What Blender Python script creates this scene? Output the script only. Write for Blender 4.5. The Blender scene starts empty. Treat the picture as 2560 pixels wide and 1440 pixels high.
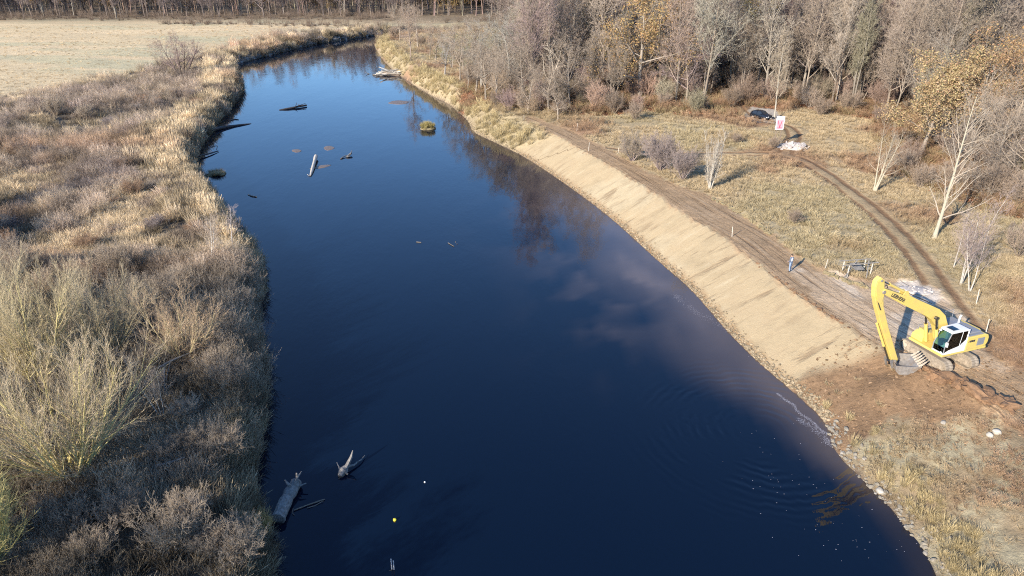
import bpy, bmesh, math, random
import numpy as np
from mathutils import Vector, Matrix, Euler

# ------------------------------------------------------------------ camera, sky, sun, exposure
SC = bpy.context.scene
FPX, TILT, CAMZ = 1800.0, math.radians(24.7), 30.0      # focal length in 2560-px units, downward tilt, height above the water
CT, ST = math.cos(TILT), math.sin(TILT)
cam = bpy.data.cameras.new('camera')
cam.sensor_width = 36.0
cam.lens = FPX / 2560.0 * 36.0
cam.clip_start, cam.clip_end = 0.5, 6000.0
cam_o = bpy.data.objects.new('camera', cam)
SC.collection.objects.link(cam_o)
cam_o.location = (0, 0, CAMZ)
cam_o.rotation_euler = (math.radians(90) - TILT, 0, 0)
SC.camera = cam_o

SUN_EL = math.radians(23.0)
SUN_TO = Vector((-0.64, -0.768, 0)).normalized()        # horizontal direction towards the sun
world = bpy.data.worlds.new('World')
SC.world = world
world.use_nodes = True
wn, wl = world.node_tree.nodes, world.node_tree.links
wn.clear()
sky = wn.new('ShaderNodeTexSky')
sky.sky_type = 'NISHITA'
sky.sun_disc = False
sky.sun_elevation = SUN_EL
sky.sun_rotation = math.atan2(SUN_TO.x, SUN_TO.y)
sky.air_density, sky.dust_density, sky.ozone_density = 1.0, 0.0, 6.0
sky.altitude = 800.0
bg = wn.new('ShaderNodeBackground')
bg.inputs['Strength'].default_value = 0.15
wo = wn.new('ShaderNodeOutputWorld')
wl.new(sky.outputs[0], bg.inputs[0])
wl.new(bg.outputs[0], wo.inputs[0])
sun = bpy.data.lights.new('sun', 'SUN')
sun.energy, sun.angle, sun.color = 5.0, math.radians(0.53), (1.0, 0.92, 0.80)
sun_o = bpy.data.objects.new('sun', sun)
SC.collection.objects.link(sun_o)
to_sun = Vector((SUN_TO.x * math.cos(SUN_EL), SUN_TO.y * math.cos(SUN_EL), math.sin(SUN_EL)))
sun_o.rotation_euler = (-to_sun).to_track_quat('-Z', 'Y').to_euler()
sun_o.location = (-40, -40, 60)
SC.view_settings.view_transform = 'Standard'
SC.view_settings.look = 'None'
SC.view_settings.exposure = 0.98
SC.view_settings.gamma = 1.0
SC.view_settings.use_curve_mapping = False
SC.render.engine = 'CYCLES'
cy = SC.cycles
cy.max_bounces, cy.diffuse_bounces, cy.glossy_bounces, cy.transmission_bounces = 5, 2, 2, 4
cy.transparent_max_bounces = 8
cy.volume_bounces = 0
cy.use_denoising = False
cy.filter_width = 1.1
cy.caustics_reflective = cy.caustics_refractive = False
try:
    cy.denoiser = 'OPENIMAGEDENOISE'
    cy.denoising_prefilter = 'FAST'
except Exception:
    pass

# ------------------------------------------------------------------ survey: photo pixel -> point on a level plane of the site
def ray(px, py):
    u, v = (px - 1280.0) / FPX, (720.0 - py) / FPX
    return np.array([u, CT + v * ST, -ST + v * CT])
def G(px, py, z=0.0):
    d = ray(px, py)
    t = (z - CAMZ) / d[2]
    return np.array([t * d[0], t * d[1], z])
def poly(pts, z=0.0):
    return np.array([G(a, b, z)[:2] for a, b in pts])

# ------------------------------------------------------------------ small numeric tools
RNG = np.random.default_rng(7)
def _hash(ix, iy, s):
    h = (ix.astype(np.int64) * 374761393 + iy.astype(np.int64) * 668265263 + s * 2246822519) & 0xFFFFFFFF
    h = ((h ^ (h >> 13)) * 1274126177) & 0xFFFFFFFF
    h = (h ^ (h >> 16)) & 0xFFFFFFFF
    return h.astype(np.float64) / 4294967295.0
def vnoise(x, y, s=0):
    x, y = np.asarray(x, float), np.asarray(y, float)
    ix, iy = np.floor(x), np.floor(y)
    fx, fy = x - ix, y - iy
    fx, fy = fx * fx * (3 - 2 * fx), fy * fy * (3 - 2 * fy)
    a, b = _hash(ix, iy, s), _hash(ix + 1, iy, s)
    c, d = _hash(ix, iy + 1, s), _hash(ix + 1, iy + 1, s)
    return a * (1 - fx) * (1 - fy) + b * fx * (1 - fy) + c * (1 - fx) * fy + d * fx * fy
def fbm(x, y, o=4, s=0):
    t, amp, n = 0, 0.5, 0
    for k in range(o):
        t = t + amp * vnoise(np.asarray(x) * 2 ** k + 13.7 * k, np.asarray(y) * 2 ** k - 7.3 * k, s + k)
        n += amp
        amp *= 0.5
    return t / n
def sstep(a, b, x):
    t = np.clip((x - a) / (b - a), 0, 1)
    return t * t * (3 - 2 * t)
def near(x, y, pl, signed=False):
    """distance to a polyline and arc length of the nearest point; signed: positive on its left-hand side"""
    best = np.full(x.shape, 1e18)
    uu = np.zeros(x.shape)
    sg = np.ones(x.shape)
    acc = 0.0
    for i in range(len(pl) - 1):
        ax, ay = pl[i]
        dx, dy = pl[i + 1] - pl[i]
        L2 = dx * dx + dy * dy
        L = math.sqrt(L2)
        t = np.clip(((x - ax) * dx + (y - ay) * dy) / L2, 0, 1)
        d2 = (x - ax - t * dx) ** 2 + (y - ay - t * dy) ** 2
        m = d2 < best
        best = np.where(m, d2, best)
        uu = np.where(m, acc + t * L, uu)
        if signed:
            sg = np.where(m, np.sign(dx * (y - ay) - dy * (x - ax)), sg)
        acc += L
    d = np.sqrt(best)
    return (d * sg, uu) if signed else (d, uu)
def inside(x, y, pl):
    c = np.zeros(x.shape, bool)
    n = len(pl)
    for i in range(n):
        x1, y1 = pl[i]
        x2, y2 = pl[(i + 1) % n]
        if y1 == y2:
            continue
        m = (y1 > y) != (y2 > y)
        c ^= m & (x < (x2 - x1) * (y - y1) / (y2 - y1) + x1)
    return c
def smooth_line(pl, it=2):
    pl = np.asarray(pl, float)
    for _ in range(it):
        q = 0.75 * pl[:-1] + 0.25 * pl[1:]
        r = 0.25 * pl[:-1] + 0.75 * pl[1:]
        mid = np.empty((2 * len(q), pl.shape[1]))
        mid[0::2], mid[1::2] = q, r
        pl = np.vstack([pl[:1], mid, pl[-1:]])
    return pl

# ------------------------------------------------------------------ river outline and bank lines (waterlines at z = 0, crests at bank height)
LEFT_W = poly([(700, 1900), (690, 1600), (676, 1440), (684, 1350), (640, 1280), (618, 1230), (640, 1150), (656, 1060), (655, 1000), (662, 920), (640, 850), (636, 800), (652, 740),
               (655, 690), (648, 650), (610, 600), (575, 560), (535, 500), (505, 455), (484, 420), (490, 385), (520, 345), (545, 305),
               (575, 275), (598, 245), (606, 215), (596, 190), (585, 168), (600, 157), (650, 146), (700, 132), (770, 115), (840, 103), (905, 94),
               (945, 87), (1010, 80), (1120, 72), (1300, 64)])
RIGHT_W = poly([(2420, 1900), (2385, 1600), (2345, 1440), (2310, 1370), (2268, 1320), (2228, 1268), (2188, 1228), (2140, 1182), (2098, 1140), (2078, 1104), (2078, 1080),
                (2060, 1050), (2020, 1010), (1980, 975), (1930, 935), (1880, 890), (1820, 830), (1770, 770), (1720, 715), (1660, 665), (1600, 610),
                (1540, 555), (1470, 500), (1400, 450), (1340, 410), (1290, 380), (1230, 352), (1182, 330), (1172, 302), (1152, 284), (1128, 262),
                (1082, 240), (1042, 216), (1010, 196), (968, 162), (946, 132), (934, 110), (945, 98), (1010, 90), (1120, 82), (1300, 72)])
ZR, ZL = 3.0, 2.0
CREST = poly([(3100, 1900), (2900, 1500), (2700, 1230), (2560, 1085), (2480, 1030), (2400, 985), (2310, 935), (2245, 902), (2215, 880), (2160, 850), (2110, 815), (2040, 770), (1980, 730),
              (1920, 682), (1870, 640), (1810, 592), (1750, 560), (1700, 528), (1630, 480), (1560, 435), (1500, 400), (1440, 366), (1390, 338),
              (1330, 306), (1262, 285), (1215, 262), (1172, 238), (1120, 212), (1070, 186), (1030, 164), (1000, 140), (968, 112), (975, 94), (1030, 84), (1120, 77), (1300, 68)], ZR)
LEFT_W, RIGHT_W, CREST = smooth_line(LEFT_W, 1), smooth_line(RIGHT_W, 1), smooth_line(CREST, 1)
RIVER = np.vstack([LEFT_W, RIGHT_W[::-1]])
BANK = np.vstack([RIGHT_W, CREST[::-1]])
PATH_OUT = poly([(1318, 290), (1345, 296), (1430, 328), (1500, 362), (1560, 396), (1620, 428), (1700, 465), (1780, 490), (1850, 530), (1920, 580), (1990, 638), (2060, 676), (2140, 700),
                 (2260, 700), (2330, 715), (2390, 770), (2440, 850), (2545, 935), (2700, 1060), (2900, 1300)], ZR)
PATH = np.vstack([CREST[np.argmin(np.hypot(*(CREST - G(2700, 1230, ZR)[:2]).T)):np.argmin(np.hypot(*(CREST - G(1330, 306, ZR)[:2]).T)) + 1], PATH_OUT])
PLATFORM = poly([(1960, 665), (2100, 684), (2180, 715), (2260, 702), (2330, 716), (2390, 770), (2440, 850), (2545, 938), (2440, 930), (2330, 920), (2240, 880), (2160, 838), (2060, 760)], ZR)
DUG = poly([(2045, 1090), (1985, 940), (2060, 880), (2215, 880), (2300, 900), (2440, 935), (2640, 1010), (2640, 1140), (2500, 1100), (2420, 1075), (2330, 1085), (2230, 1045), (2120, 1085)], 1.5)
TRACK = smooth_line(poly([(1500, 372), (1700, 388), (1880, 386), (1960, 388), (2010, 402), (2080, 450), (2150, 505), (2220, 562), (2280, 628), (2325, 690), (2370, 760), (2440, 860)], ZR), 2)
SPUR = smooth_line(poly([(1960, 388), (1975, 365), (1990, 335), (1960, 312), (1900, 300), (1862, 288), (1840, 262)], ZR), 2)

HUMPS = [(*G(2215, 985, 1.8)[:2], 0.55, 1.3), (*G(2290, 960, 2.4)[:2], 0.45, 1.0), (*G(2420, 1000, 2.8)[:2], 0.5, 0.9), (*G(2490, 1035, 2.8)[:2], 0.45, 0.9), (*G(2380, 1045, 2.4)[:2], 0.3, 1.0)]
def height(x, y):
    x, y = np.asarray(x, float), np.asarray(y, float)
    sh = x.shape
    x, y = x.ravel(), y.ravel()
    dl, _ = near(x, y, LEFT_W)
    dr, _ = near(x, y, RIGHT_W)
    dc, uc = near(x, y, CREST)
    inr, inb = inside(x, y, RIVER), inside(x, y, BANK)
    bump_ = 0
    for (bx, by, ba, br) in HUMPS:
        bump_ = bump_ + ba * np.exp(-((x - bx) ** 2 + (y - by) ** 2) / br ** 2)
    und = (fbm(x * 0.05, y * 0.05, 3, 3) - 0.5) * 0.7
    fine = (fbm(x * 0.7, y * 0.7, 3, 5) - 0.5)
    wl_ = 1.7 + 1.2 * vnoise(x * 0.12, y * 0.12, 9)
    zl = ZL * sstep(0, 1, dl / wl_) + sstep(8, 60, dl) * 1.0 + sstep(2, 12, dl) * (und + fine * 0.35)
    t = dr / (dr + dc + 1e-9)
    graded = sstep(46.5, 48.5, y) * (1 - sstep(118, 124, y))
    rough = (fine * 0.55 + (fbm(x * 0.25, y * 0.25, 2, 15) - .5) * 0.7) * (1 - graded)
    zb = ZR * np.where(graded > .5, t, t ** 0.85) + sstep(0.0, 0.25, t) * (rough + fine * 0.1 * graded) * sstep(0, .3, 1 - t)
    pth = inside(x, y, PATH)
    zr = ZR + np.where(pth, fine * 0.12, sstep(0.0, 6, dc) * (und * 0.7 + fine * 0.3) + 0.12)
    z = np.where(inr, -np.minimum(1.7, 0.4 * np.minimum(dl, dr)), np.where(inb, zb, np.where(dl < dr, zl, zr)) + bump_)
    return z.reshape(sh)
def hz(x, y):
    return float(height(np.array([x]), np.array([y]))[0])
def on_ground(px, py, z0=ZR):
    """where the sight line of a pixel meets the terrain"""
    z = z0
    for _ in range(6):
        p = G(px, py, z)
        z = 0.5 * z + 0.5 * hz(p[0], p[1])
    return np.array([p[0], p[1], hz(p[0], p[1])])

# ------------------------------------------------------------------ scene tools
COL = SC.collection
def tag(o, label=None, cat=None, group=None, kind=None):
    if label: o['label'] = label
    if cat: o['category'] = cat
    if group: o['group'] = group
    if kind: o['kind'] = kind
    return o
def link(o, parent=None):
    COL.objects.link(o)
    if parent is not None:
        o.parent = parent
    return o
def empty(name, loc, rz=0.0, label=None, cat=None, group=None):
    o = bpy.data.objects.new(name, None)
    o.empty_display_size = 0.3
    o.location = Vector([float(v) for v in loc])
    o.rotation_euler = (0, 0, rz)
    link(o)
    return tag(o, label, cat, group)
def mesh_np(name, V, quads=None, tris=None, mats=(), smooth=False, midx=None):
    me = bpy.data.meshes.new(name)
    V = np.asarray(V, np.float32)
    nq = 0 if quads is None else len(quads)
    nt = 0 if tris is None else len(tris)
    me.vertices.add(len(V))
    me.vertices.foreach_set('co', V.ravel())
    loops = np.concatenate([np.asarray(a, np.int32).ravel() for a in (quads, tris) if a is not None and len(a)]) if nq + nt else np.zeros(0, np.int32)
    me.loops.add(len(loops))
    me.loops.foreach_set('vertex_index', loops)
    me.polygons.add(nq + nt)
    ls = np.concatenate([np.arange(nq) * 4, nq * 4 + np.arange(nt) * 3]).astype(np.int32)
    me.polygons.foreach_set('loop_start', ls)
    if midx is not None:
        me.polygons.foreach_set('material_index', np.asarray(midx, np.int32))
    me.polygons.foreach_set('use_smooth', np.full(nq + nt, smooth, bool))
    for m in mats:
        me.materials.append(m)
    me.update(calc_edges=True)
    return me
def attr(me, name, kind, data, dom='POINT'):
    a = me.attributes.new(name, kind, dom)
    data = np.asarray(data, np.float32)
    if kind == 'FLOAT_COLOR':
        if data.shape[1] == 3:
            data = np.hstack([data, np.ones((len(data), 1), np.float32)])
        a.data.foreach_set('color', data.ravel())
    elif kind == 'FLOAT_VECTOR':
        a.data.foreach_set('vector', data.ravel())
    elif kind == 'INT':
        a.data.foreach_set('value', data.astype(np.int32).ravel())
    else:
        a.data.foreach_set('value', data.ravel())

class MB:
    """collects boxes, prisms, tubes and lumps into one mesh"""
    def __init__(s):
        s.v, s.f, s.m = [], [], []
    def add(s, v, f, m=0):
        k = len(s.v)
        s.v += [tuple(float(c) for c in p) for p in v]
        s.f += [tuple(i + k for i in q) for q in f]
        s.m += [m] * len(f)
    def box(s, c, size, m=0, rot=None, taper=1.0):
        x, y, z = [a / 2 for a in size]
        P = [Vector((sx * x * (taper if sz > 0 else 1), sy * y * (taper if sz > 0 else 1), sz * z)) for sz in (-1, 1) for sy in (-1, 1) for sx in (-1, 1)]
        if rot is not None:
            P = [rot @ p for p in P]
        s.add([p + Vector(c) for p in P], [(0, 2, 3, 1), (4, 5, 7, 6), (0, 1, 5, 4), (2, 6, 7, 3), (0, 4, 6, 2), (1, 3, 7, 5)], m)
    def prism(s, prof, y0, y1, m=0, inset=0.0):
        """profile in the local x-z plane extruded from y0 to y1"""
        n = len(prof)
        a = [(p[0], y0, p[1]) for p in prof]
        b = [(p[0], y1, p[1]) for p in prof]
        area = sum(prof[i][0] * prof[(i + 1) % n][1] - prof[(i + 1) % n][0] * prof[i][1] for i in range(n))
        fs = [(i, (i + 1) % n, n + (i + 1) % n, n + i) for i in range(n)] + [tuple(range(n))[::-1], tuple(range(n, 2 * n))]
        if area > 0:
            fs = [q[::-1] for q in fs]
        s.add(a + b, fs, m)
    def tube(s, pts, rad, k=8, m=0, caps=True):
        pts = [Vector(p) for p in pts]
        if not hasattr(rad, '__len__'):
            rad = [rad] * len(pts)
        V = []
        ref = None
        for i, p in enumerate(pts):
            t = (pts[min(i + 1, len(pts) - 1)] - pts[max(i - 1, 0)]).normalized()
            if ref is None:
                ref = t.orthogonal().normalized()
            ref = (ref - t * ref.dot(t)).normalized()
            b = t.cross(ref)
            for j in range(k):
                a = 2 * math.pi * j / k
                V.append(p + (ref * math.cos(a) + b * math.sin(a)) * rad[i])
        F = [(i * k + j, i * k + (j + 1) % k, (i + 1) * k + (j + 1) % k, (i + 1) * k + j) for i in range(len(pts) - 1) for j in range(k)]
        if caps:
            F += [tuple(range(k))[::-1], tuple((len(pts) - 1) * k + j for j in range(k))]
        s.add(V, F, m)
    def lump(s, c, size, seed=0, m=0, sub=2, rough=0.25):
        bm = bmesh.new()
        bmesh.ops.create_icosphere(bm, subdivisions=sub, radius=1.0)
        r = np.random.default_rng(seed)
        ph = r.uniform(0, 6, 6)
        V = []
        for v in bm.verts:
            p = v.co
            k = 1 + rough * (math.sin(2.3 * p.x + ph[0]) * math.sin(2.9 * p.y + ph[1]) + 0.6 * math.sin(5.1 * p.z + ph[2] + 2 * p.x) + 0.4 * math.sin(6 * p.y + ph[3]))
            V.append((c[0] + p.x * k * size[0], c[1] + p.y * k * size[1], c[2] + p.z * k * size[2]))
        bm.verts.index_update()
        s.add(V, [tuple(v.index for v in f.verts) for f in bm.faces], m)
        bm.free()
    def mesh(s, name, mats, smooth=False, bevel=0.0):
        me = bpy.data.meshes.new(name)
        me.from_pydata(s.v, [], s.f)
        for mt in mats:
            me.materials.append(mt)
        me.polygons.foreach_set('material_index', s.m)
        if bevel > 0:
            bm = bmesh.new()
            bm.from_mesh(me)
            es = [e for e in bm.edges if len(e.link_faces) == 2 and e.calc_face_angle(0) > 0.5]
            bmesh.ops.bevel(bm, geom=es, offset=bevel, segments=2, profile=0.6, affect='EDGES', clamp_overlap=True)
            bm.to_mesh(me)
            bm.free()
        me.polygons.foreach_set('use_smooth', [smooth] * len(me.polygons))
        me.update()
        return me
    def build(s, name, mats, parent=None, smooth=False, bevel=0.0):
        mats = mats if isinstance(mats, (list, tuple)) else [mats]
        o = bpy.data.objects.new(name, s.mesh(name, mats, smooth, bevel))
        return link(o, parent)

# ------------------------------------------------------------------ materials
class Sh:
    def __init__(s, name):
        s.mat = bpy.data.materials.new(name)
        s.mat.use_nodes = True
        s.t = s.mat.node_tree
        s.t.nodes.clear()
        s.out = s.t.nodes.new('ShaderNodeOutputMaterial')
    def n(s, typ, ins=None, **props):
        nd = s.t.nodes.new('ShaderNode' + typ)
        for k, v in props.items():
            setattr(nd, k, v)
        for k, v in (ins or {}).items():
            s.put(nd.inputs[k], v)
        return nd
    def put(s, sock, v):
        if isinstance(v, bpy.types.NodeSocket):
            s.t.links.new(v, sock)
        elif isinstance(v, bpy.types.Node):
            s.t.links.new(v.outputs[0], sock)
        else:
            if hasattr(sock.default_value, '__len__') and not hasattr(v, '__len__'):
                v = (v, v, v, 1)[:len(sock.default_value)]
            if hasattr(v, '__len__') and len(v) == 3 and len(sock.default_value) == 4:
                v = (*v, 1)
            sock.default_value = v
    def math(s, op, a, b=0.0, c=0.0, clamp=False):
        return s.n('Math', {0: a, 1: b, 2: c}, operation=op, use_clamp=clamp).outputs[0]
    def mix(s, f, a, b, mode='MIX'):
        nd = s.n('Mix', data_type='RGBA', blend_type=mode)
        s.put(nd.inputs[0], f); s.put(nd.inputs[6], a); s.put(nd.inputs[7], b)
        return nd.outputs[2]
    def ramp(s, x, a, b, lo=0.0, hi=1.0):
        return s.n('MapRange', {0: x, 1: a, 2: b, 3: lo, 4: hi}).outputs[0]
    def noise(s, scale, detail=4, vec=None, rough=0.55):
        nd = s.n('TexNoise', {'Scale': scale, 'Detail': detail, 'Roughness': rough})
        if vec is not None:
            s.put(nd.inputs['Vector'], vec)
        return nd.outputs[0]
    def bsdf(s, color, rough=0.8, normal=None, spec=0.3, metal=0.0, **kw):
        b = s.n('BsdfPrincipled', {'Base Color': color, 'Roughness': rough, 'Metallic': metal, 'Specular IOR Level': spec})
        for k, v in kw.items():
            s.put(b.inputs[k.replace('_', ' ')], v)
        if normal is not None:
            s.put(b.inputs['Normal'], normal)
        s.t.links.new(b.outputs[0], s.out.inputs[0])
        return b
    def bump(s, h, strength=0.4, dist=0.05):
        return s.n('Bump', {'Height': h, 'Strength': strength, 'Distance': dist}).outputs[0]
def plain(name, color, rough=0.6, var=0.18, scale=6.0, metal=0.0, spec=0.35, bump=0.15, dirt=None, wet=False):
    s = Sh(name)
    co = s.n('TexCoord').outputs['Object']
    a = s.noise(scale, 5, co)
    c = s.mix(1.0, color, s.ramp(a, 0.25, 0.75, 1 - var, 1 + var), 'MULTIPLY')
    if dirt is not None:
        c = s.mix(s.ramp(s.noise(scale * 0.4, 6, co), 0.5, 0.72, 0, 0.75), c, dirt)
    if wet:                                             # soaked and dark where it meets the water
        gz_ = s.n('SeparateXYZ', {0: s.n('NewGeometry').outputs['Position']}).outputs['Z']
        w_ = s.ramp(s.math('ADD', gz_, s.math('MULTIPLY', s.math('SUBTRACT', a, 0.5), 0.25)), 0.06, 0.22, 0.85, 0.0)
        c = s.mix(w_, c, (0.03, 0.026, 0.022))
    s.bsdf(c, rough, s.bump(a, bump, 0.02), spec, metal)
    return s.mat

def bark_mat(name, dark=0.75):
    s = Sh(name)
    oi = s.n('ObjectInfo')
    co = s.n('TexCoord').outputs['Object']
    a = s.noise(9, 5, co)
    c = s.mix(1.0, oi.outputs['Color'], s.ramp(a, 0.3, 0.7, dark, 1.2), 'MULTIPLY')
    s.bsdf(c, 0.9, s.bump(a, 0.5, 0.03), 0.15)
    return s.mat
def leaf_mat(name):
    s = Sh(name)
    oi = s.n('ObjectInfo')
    at = s.n('Attribute', attribute_name='Col')
    c = s.mix(1.0, oi.outputs['Color'], at.outputs['Color'], 'MULTIPLY')
    d = s.n('BsdfDiffuse', {'Color': c})
    t = s.n('BsdfTranslucent', {'Color': c})
    m = s.n('MixShader', {0: 0.3})
    s.t.links.new(d.outputs[0], m.inputs[1])
    s.t.links.new(t.outputs[0], m.inputs[2])
    s.t.links.new(m.outputs[0], s.out.inputs[0])
    return s.mat
def tuft_mat(name, trans=0.25):
    """dry stems and blades: colour of the clump (per instance) times colour along the blade"""
    s = Sh(name)
    ti = s.n('Attribute', attribute_name='tint', attribute_type='INSTANCER')
    at = s.n('Attribute', attribute_name='Col')
    c = s.mix(1.0, ti.outputs['Color'], at.outputs['Color'], 'MULTIPLY')
    d = s.n('BsdfDiffuse', {'Color': c})
    t = s.n('BsdfTranslucent', {'Color': c})
    m = s.n('MixShader', {0: trans})
    s.t.links.new(d.outputs[0], m.inputs[1])
    s.t.links.new(t.outputs[0], m.inputs[2])
    s.t.links.new(m.outputs[0], s.out.inputs[0])
    return s.mat
M = {}
M['bark'] = bark_mat('bark')
M['twig'] = bark_mat('twig', 0.85)
M['leaf'] = leaf_mat('leaf')
M['tuft'] = tuft_mat('dry_blade')
M['wood_grey'] = plain('weathered_wood', (0.20, 0.183, 0.165), 0.85, 0.5, 5, bump=0.9, wet=True)
M['wood_dark'] = plain('wet_wood', (0.055, 0.048, 0.045), 0.5, 0.4, 5, bump=0.6)
M['wood_pale'] = plain('pale_wood', (0.46, 0.41, 0.34), 0.8, 0.35, 6, bump=0.6, wet=True)
M['wood_brown'] = plain('brown_wood', (0.20, 0.15, 0.11), 0.85, 0.35, 6, bump=0.5)
M['stone'] = plain('stone', (0.28, 0.25, 0.21), 0.85, 0.35, 4, bump=0.5, dirt=(0.24, 0.2, 0.15))
M['stone_pale'] = plain('pale_stone', (0.38, 0.345, 0.29), 0.85, 0.2, 4, bump=0.4)
M['earth'] = plain('dug_earth', (0.20, 0.115, 0.062), 0.95, 0.35, 5, bump=0.8)
M['turf'] = plain('torn_turf', (0.24, 0.19, 0.105), 0.95, 0.4, 7, bump=0.8)

# ------------------------------------------------------------------ terrain: one continuous sheet, split into the pieces of the setting
def axis(lo, f0, f1, hi, step, g0, g1):
    a = list(np.arange(f0, f1 + 1e-6, step))
    s, v = step, a[-1]
    while v < hi:
        s *= g1; v += s; a.append(v)
    s, v = step, a[0]
    while v > lo:
        s *= g0; v -= s; a.insert(0, v)
    return np.array(a)
MEADOW_EDGE = poly([(-900, 420), (-200, 300), (0, 250), (150, 215), (300, 185), (430, 150), (560, 118), (650, 92), (800, 76), (1000, 62), (1300, 52)], 2.6)
WOOD_FLOOR = poly([(1140, 250), (1290, 270), (1400, 285), (1500, 292), (1600, 280), (1700, 290), (1800, 288), (1860, 300), (1960, 262), (2080, 285), (2180, 300), (2200, 400), (2290, 460), (2420, 520), (2560, 560),
                   (3200, 700), (6000, 200), (4000, 0), (1400, 0), (1370, 60), (1300, 110), (1200, 150)], ZR)
CAR_PARK = poly([(1848, 292), (1880, 268), (1935, 275), (1962, 300), (1950, 312), (1890, 306)], ZR)
FIELD_R = poly([(1080, 130), (1100, 95), (1200, 70), (1340, 75), (1350, 110), (1250, 150), (1160, 165)], ZR)

def ground_colour(x, y):
    """base colours of the soils and swards"""
    n = len(x)
    dl, _ = near(x, y, LEFT_W)
    dr, _ = near(x, y, RIGHT_W)
    a, b, c = fbm(x * 0.09, y * 0.09, 4, 21), fbm(x * 0.5, y * 0.5, 4, 31), fbm(x * 0.025, y * 0.05, 3, 41)
    col = np.empty((n, 3))
    def lay(mask, rgb):
        m = np.clip(np.asarray(mask, float), 0, 1)[:, None]
        nonlocal col
        col = col * (1 - m) + np.asarray(rgb, float) * m
    left = dl < dr
    col[:] = (0.40, 0.305, 0.18)                                   # straw
    lay(~left * sstep(0.5, 0.62, a), (0.31, 0.19, 0.11))           # rusty dead herbs
    lay(~left * sstep(0.5, 0.65, fbm(x * 0.06, y * 0.06, 3, 77)) * 0.8, (0.36, 0.285, 0.165))   # greener grass
    wood = inside(x, y, WOOD_FLOOR)
    lay(wood, (0.22, 0.115, 0.062))
    lay(wood * sstep(0.45, 0.6, b), (0.15, 0.095, 0.06))
    lay(inside(x, y, FIELD_R), (0.30, 0.285, 0.15))
    side = inside(x, y, np.vstack([MEADOW_EDGE, [[400, 2500], [-2500, 2500], [-2500, MEADOW_EDGE[0][1]]]]))
    lay(left, (0.25, 0.20, 0.135))
    lay(left * sstep(0.42, 0.6, a), (0.32, 0.25, 0.155))
    lay(left * sstep(0.5, 0.62, c), (0.215, 0.155, 0.105))
    lay(left * (1 - sstep(0.38, 0.46, fbm(x * 0.11, y * 0.14, 3, 161))), (0.12, 0.10, 0.075))
    side = side & ~wood
    lay(side, (0.58, 0.44, 0.255))
    lay(side * sstep(0.42, 0.6, c), (0.50, 0.42, 0.25))
    lay(side * sstep(0.55, 0.7, fbm(x * 0.02, y * 0.12, 3, 57)), (0.64, 0.48, 0.28))
    far = sstep(330, 380, y)
    lay(far * (x < 140), (0.22, 0.165, 0.105))
    jx, jy = x + 1.5 * (fbm(x * .6, y * .6, 3, 201) - .5), y + 1.5 * (fbm(x * .6, y * .6, 3, 207) - .5)
    inb, pth = inside(jx, jy, BANK) | (inside(x, y, BANK) & (dr < 2)), inside(jx, jy, PATH)
    plat, dug = inside(jx, jy, PLATFORM), inside(jx, jy, DUG)
    graded = sstep(46.3, 47.3, y + 1.2 * (b - .5)) * (1 - sstep(117, 123, y))
    slope = inb * graded
    lay(inb * (1 - graded) * (y < 60), (0.30, 0.255, 0.165))
    lay(inb * (1 - graded) * (y < 60) * sstep(0.47, 0.6, b), (0.24, 0.18, 0.11))
    lay(dug, (0.175, 0.108, 0.063))
    lay(dug * sstep(0.52, 0.66, a), (0.26, 0.18, 0.11))
    path_m = pth & (y > 38)
    lay(path_m, (0.35, 0.235, 0.135))
    lay(plat, (0.47, 0.335, 0.21))
    lay(plat * sstep(0.5, 0.6, fbm(x * 0.3, y * 0.12, 3, 91)), (0.56, 0.44, 0.315))
    lay(inside(jx, jy, poly([(2235, 735), (2245, 704), (2300, 700), (2345, 730), (2335, 762), (2280, 758)], ZR)), (0.60, 0.51, 0.41))
    lay(slope, (0.40, 0.305, 0.182))
    lay(slope * sstep(0.5, 0.64, fbm(x * 0.2, y * 0.2, 3, 61)), (0.43, 0.34, 0.212))
    lay(slope * (1 - sstep(0.35, 0.8, dr)), (0.30, 0.19, 0.10))     # wet foot of the slope
    newd = inside(x, y, DUG) & (inb)
    lay(newd * (1 - sstep(46.6, 48.2, y)), (0.225, 0.14, 0.078))
    lay(inside(x, y, CAR_PARK), (0.42, 0.37, 0.31))
    inr = inside(x, y, RIVER)
    lay(inr, (0.14, 0.10, 0.07))
    return col, slope * (1 - newd * (1 - sstep(46.6, 48.2, y))), path_m.astype(float)

xs = axis(-1500, -60, 60, 1500, 0.5, 1.03, 1.03)
ys = axis(-15, 22, 128, 2600, 0.5, 1.06, 1.012)
GX, GY = np.meshgrid(xs, ys)
gx, gy = GX.ravel(), GY.ravel()
gz = height(gx, gy)
gcol, gslope, gpath = ground_colour(gx, gy)
tw, tu = near(gx, gy, TRACK, True)
sw, su = near(gx, gy, SPUR, True)
use_s = np.abs(sw) < np.abs(tw)
tw, tu = np.where(use_s, sw, tw), np.where(use_s, su + 300, tu)
gz -= 0.10 * (1 - sstep(0.25, 0.6, np.abs(np.abs(tw) - 0.9))) * (gpath < .5)
dcr, ucr = near(gx, gy, CREST, True)
def height(x, y):
    """height of the built sheet (bilinear)"""
    x, y = np.asarray(x, float), np.asarray(y, float)
    i = np.clip(np.searchsorted(xs, x) - 1, 0, len(xs) - 2)
    j = np.clip(np.searchsorted(ys, y) - 1, 0, len(ys) - 2)
    u, v = (x - xs[i]) / (xs[i + 1] - xs[i]), (y - ys[j]) / (ys[j + 1] - ys[j])
    Zg = gz.reshape(len(ys), len(xs))
    return Zg[j, i] * (1 - u) * (1 - v) + Zg[j, i + 1] * u * (1 - v) + Zg[j + 1, i] * (1 - u) * v + Zg[j + 1, i + 1] * u * v
tri_q = np.arange(len(ys) * len(xs)).reshape(len(ys), len(xs))
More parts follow.
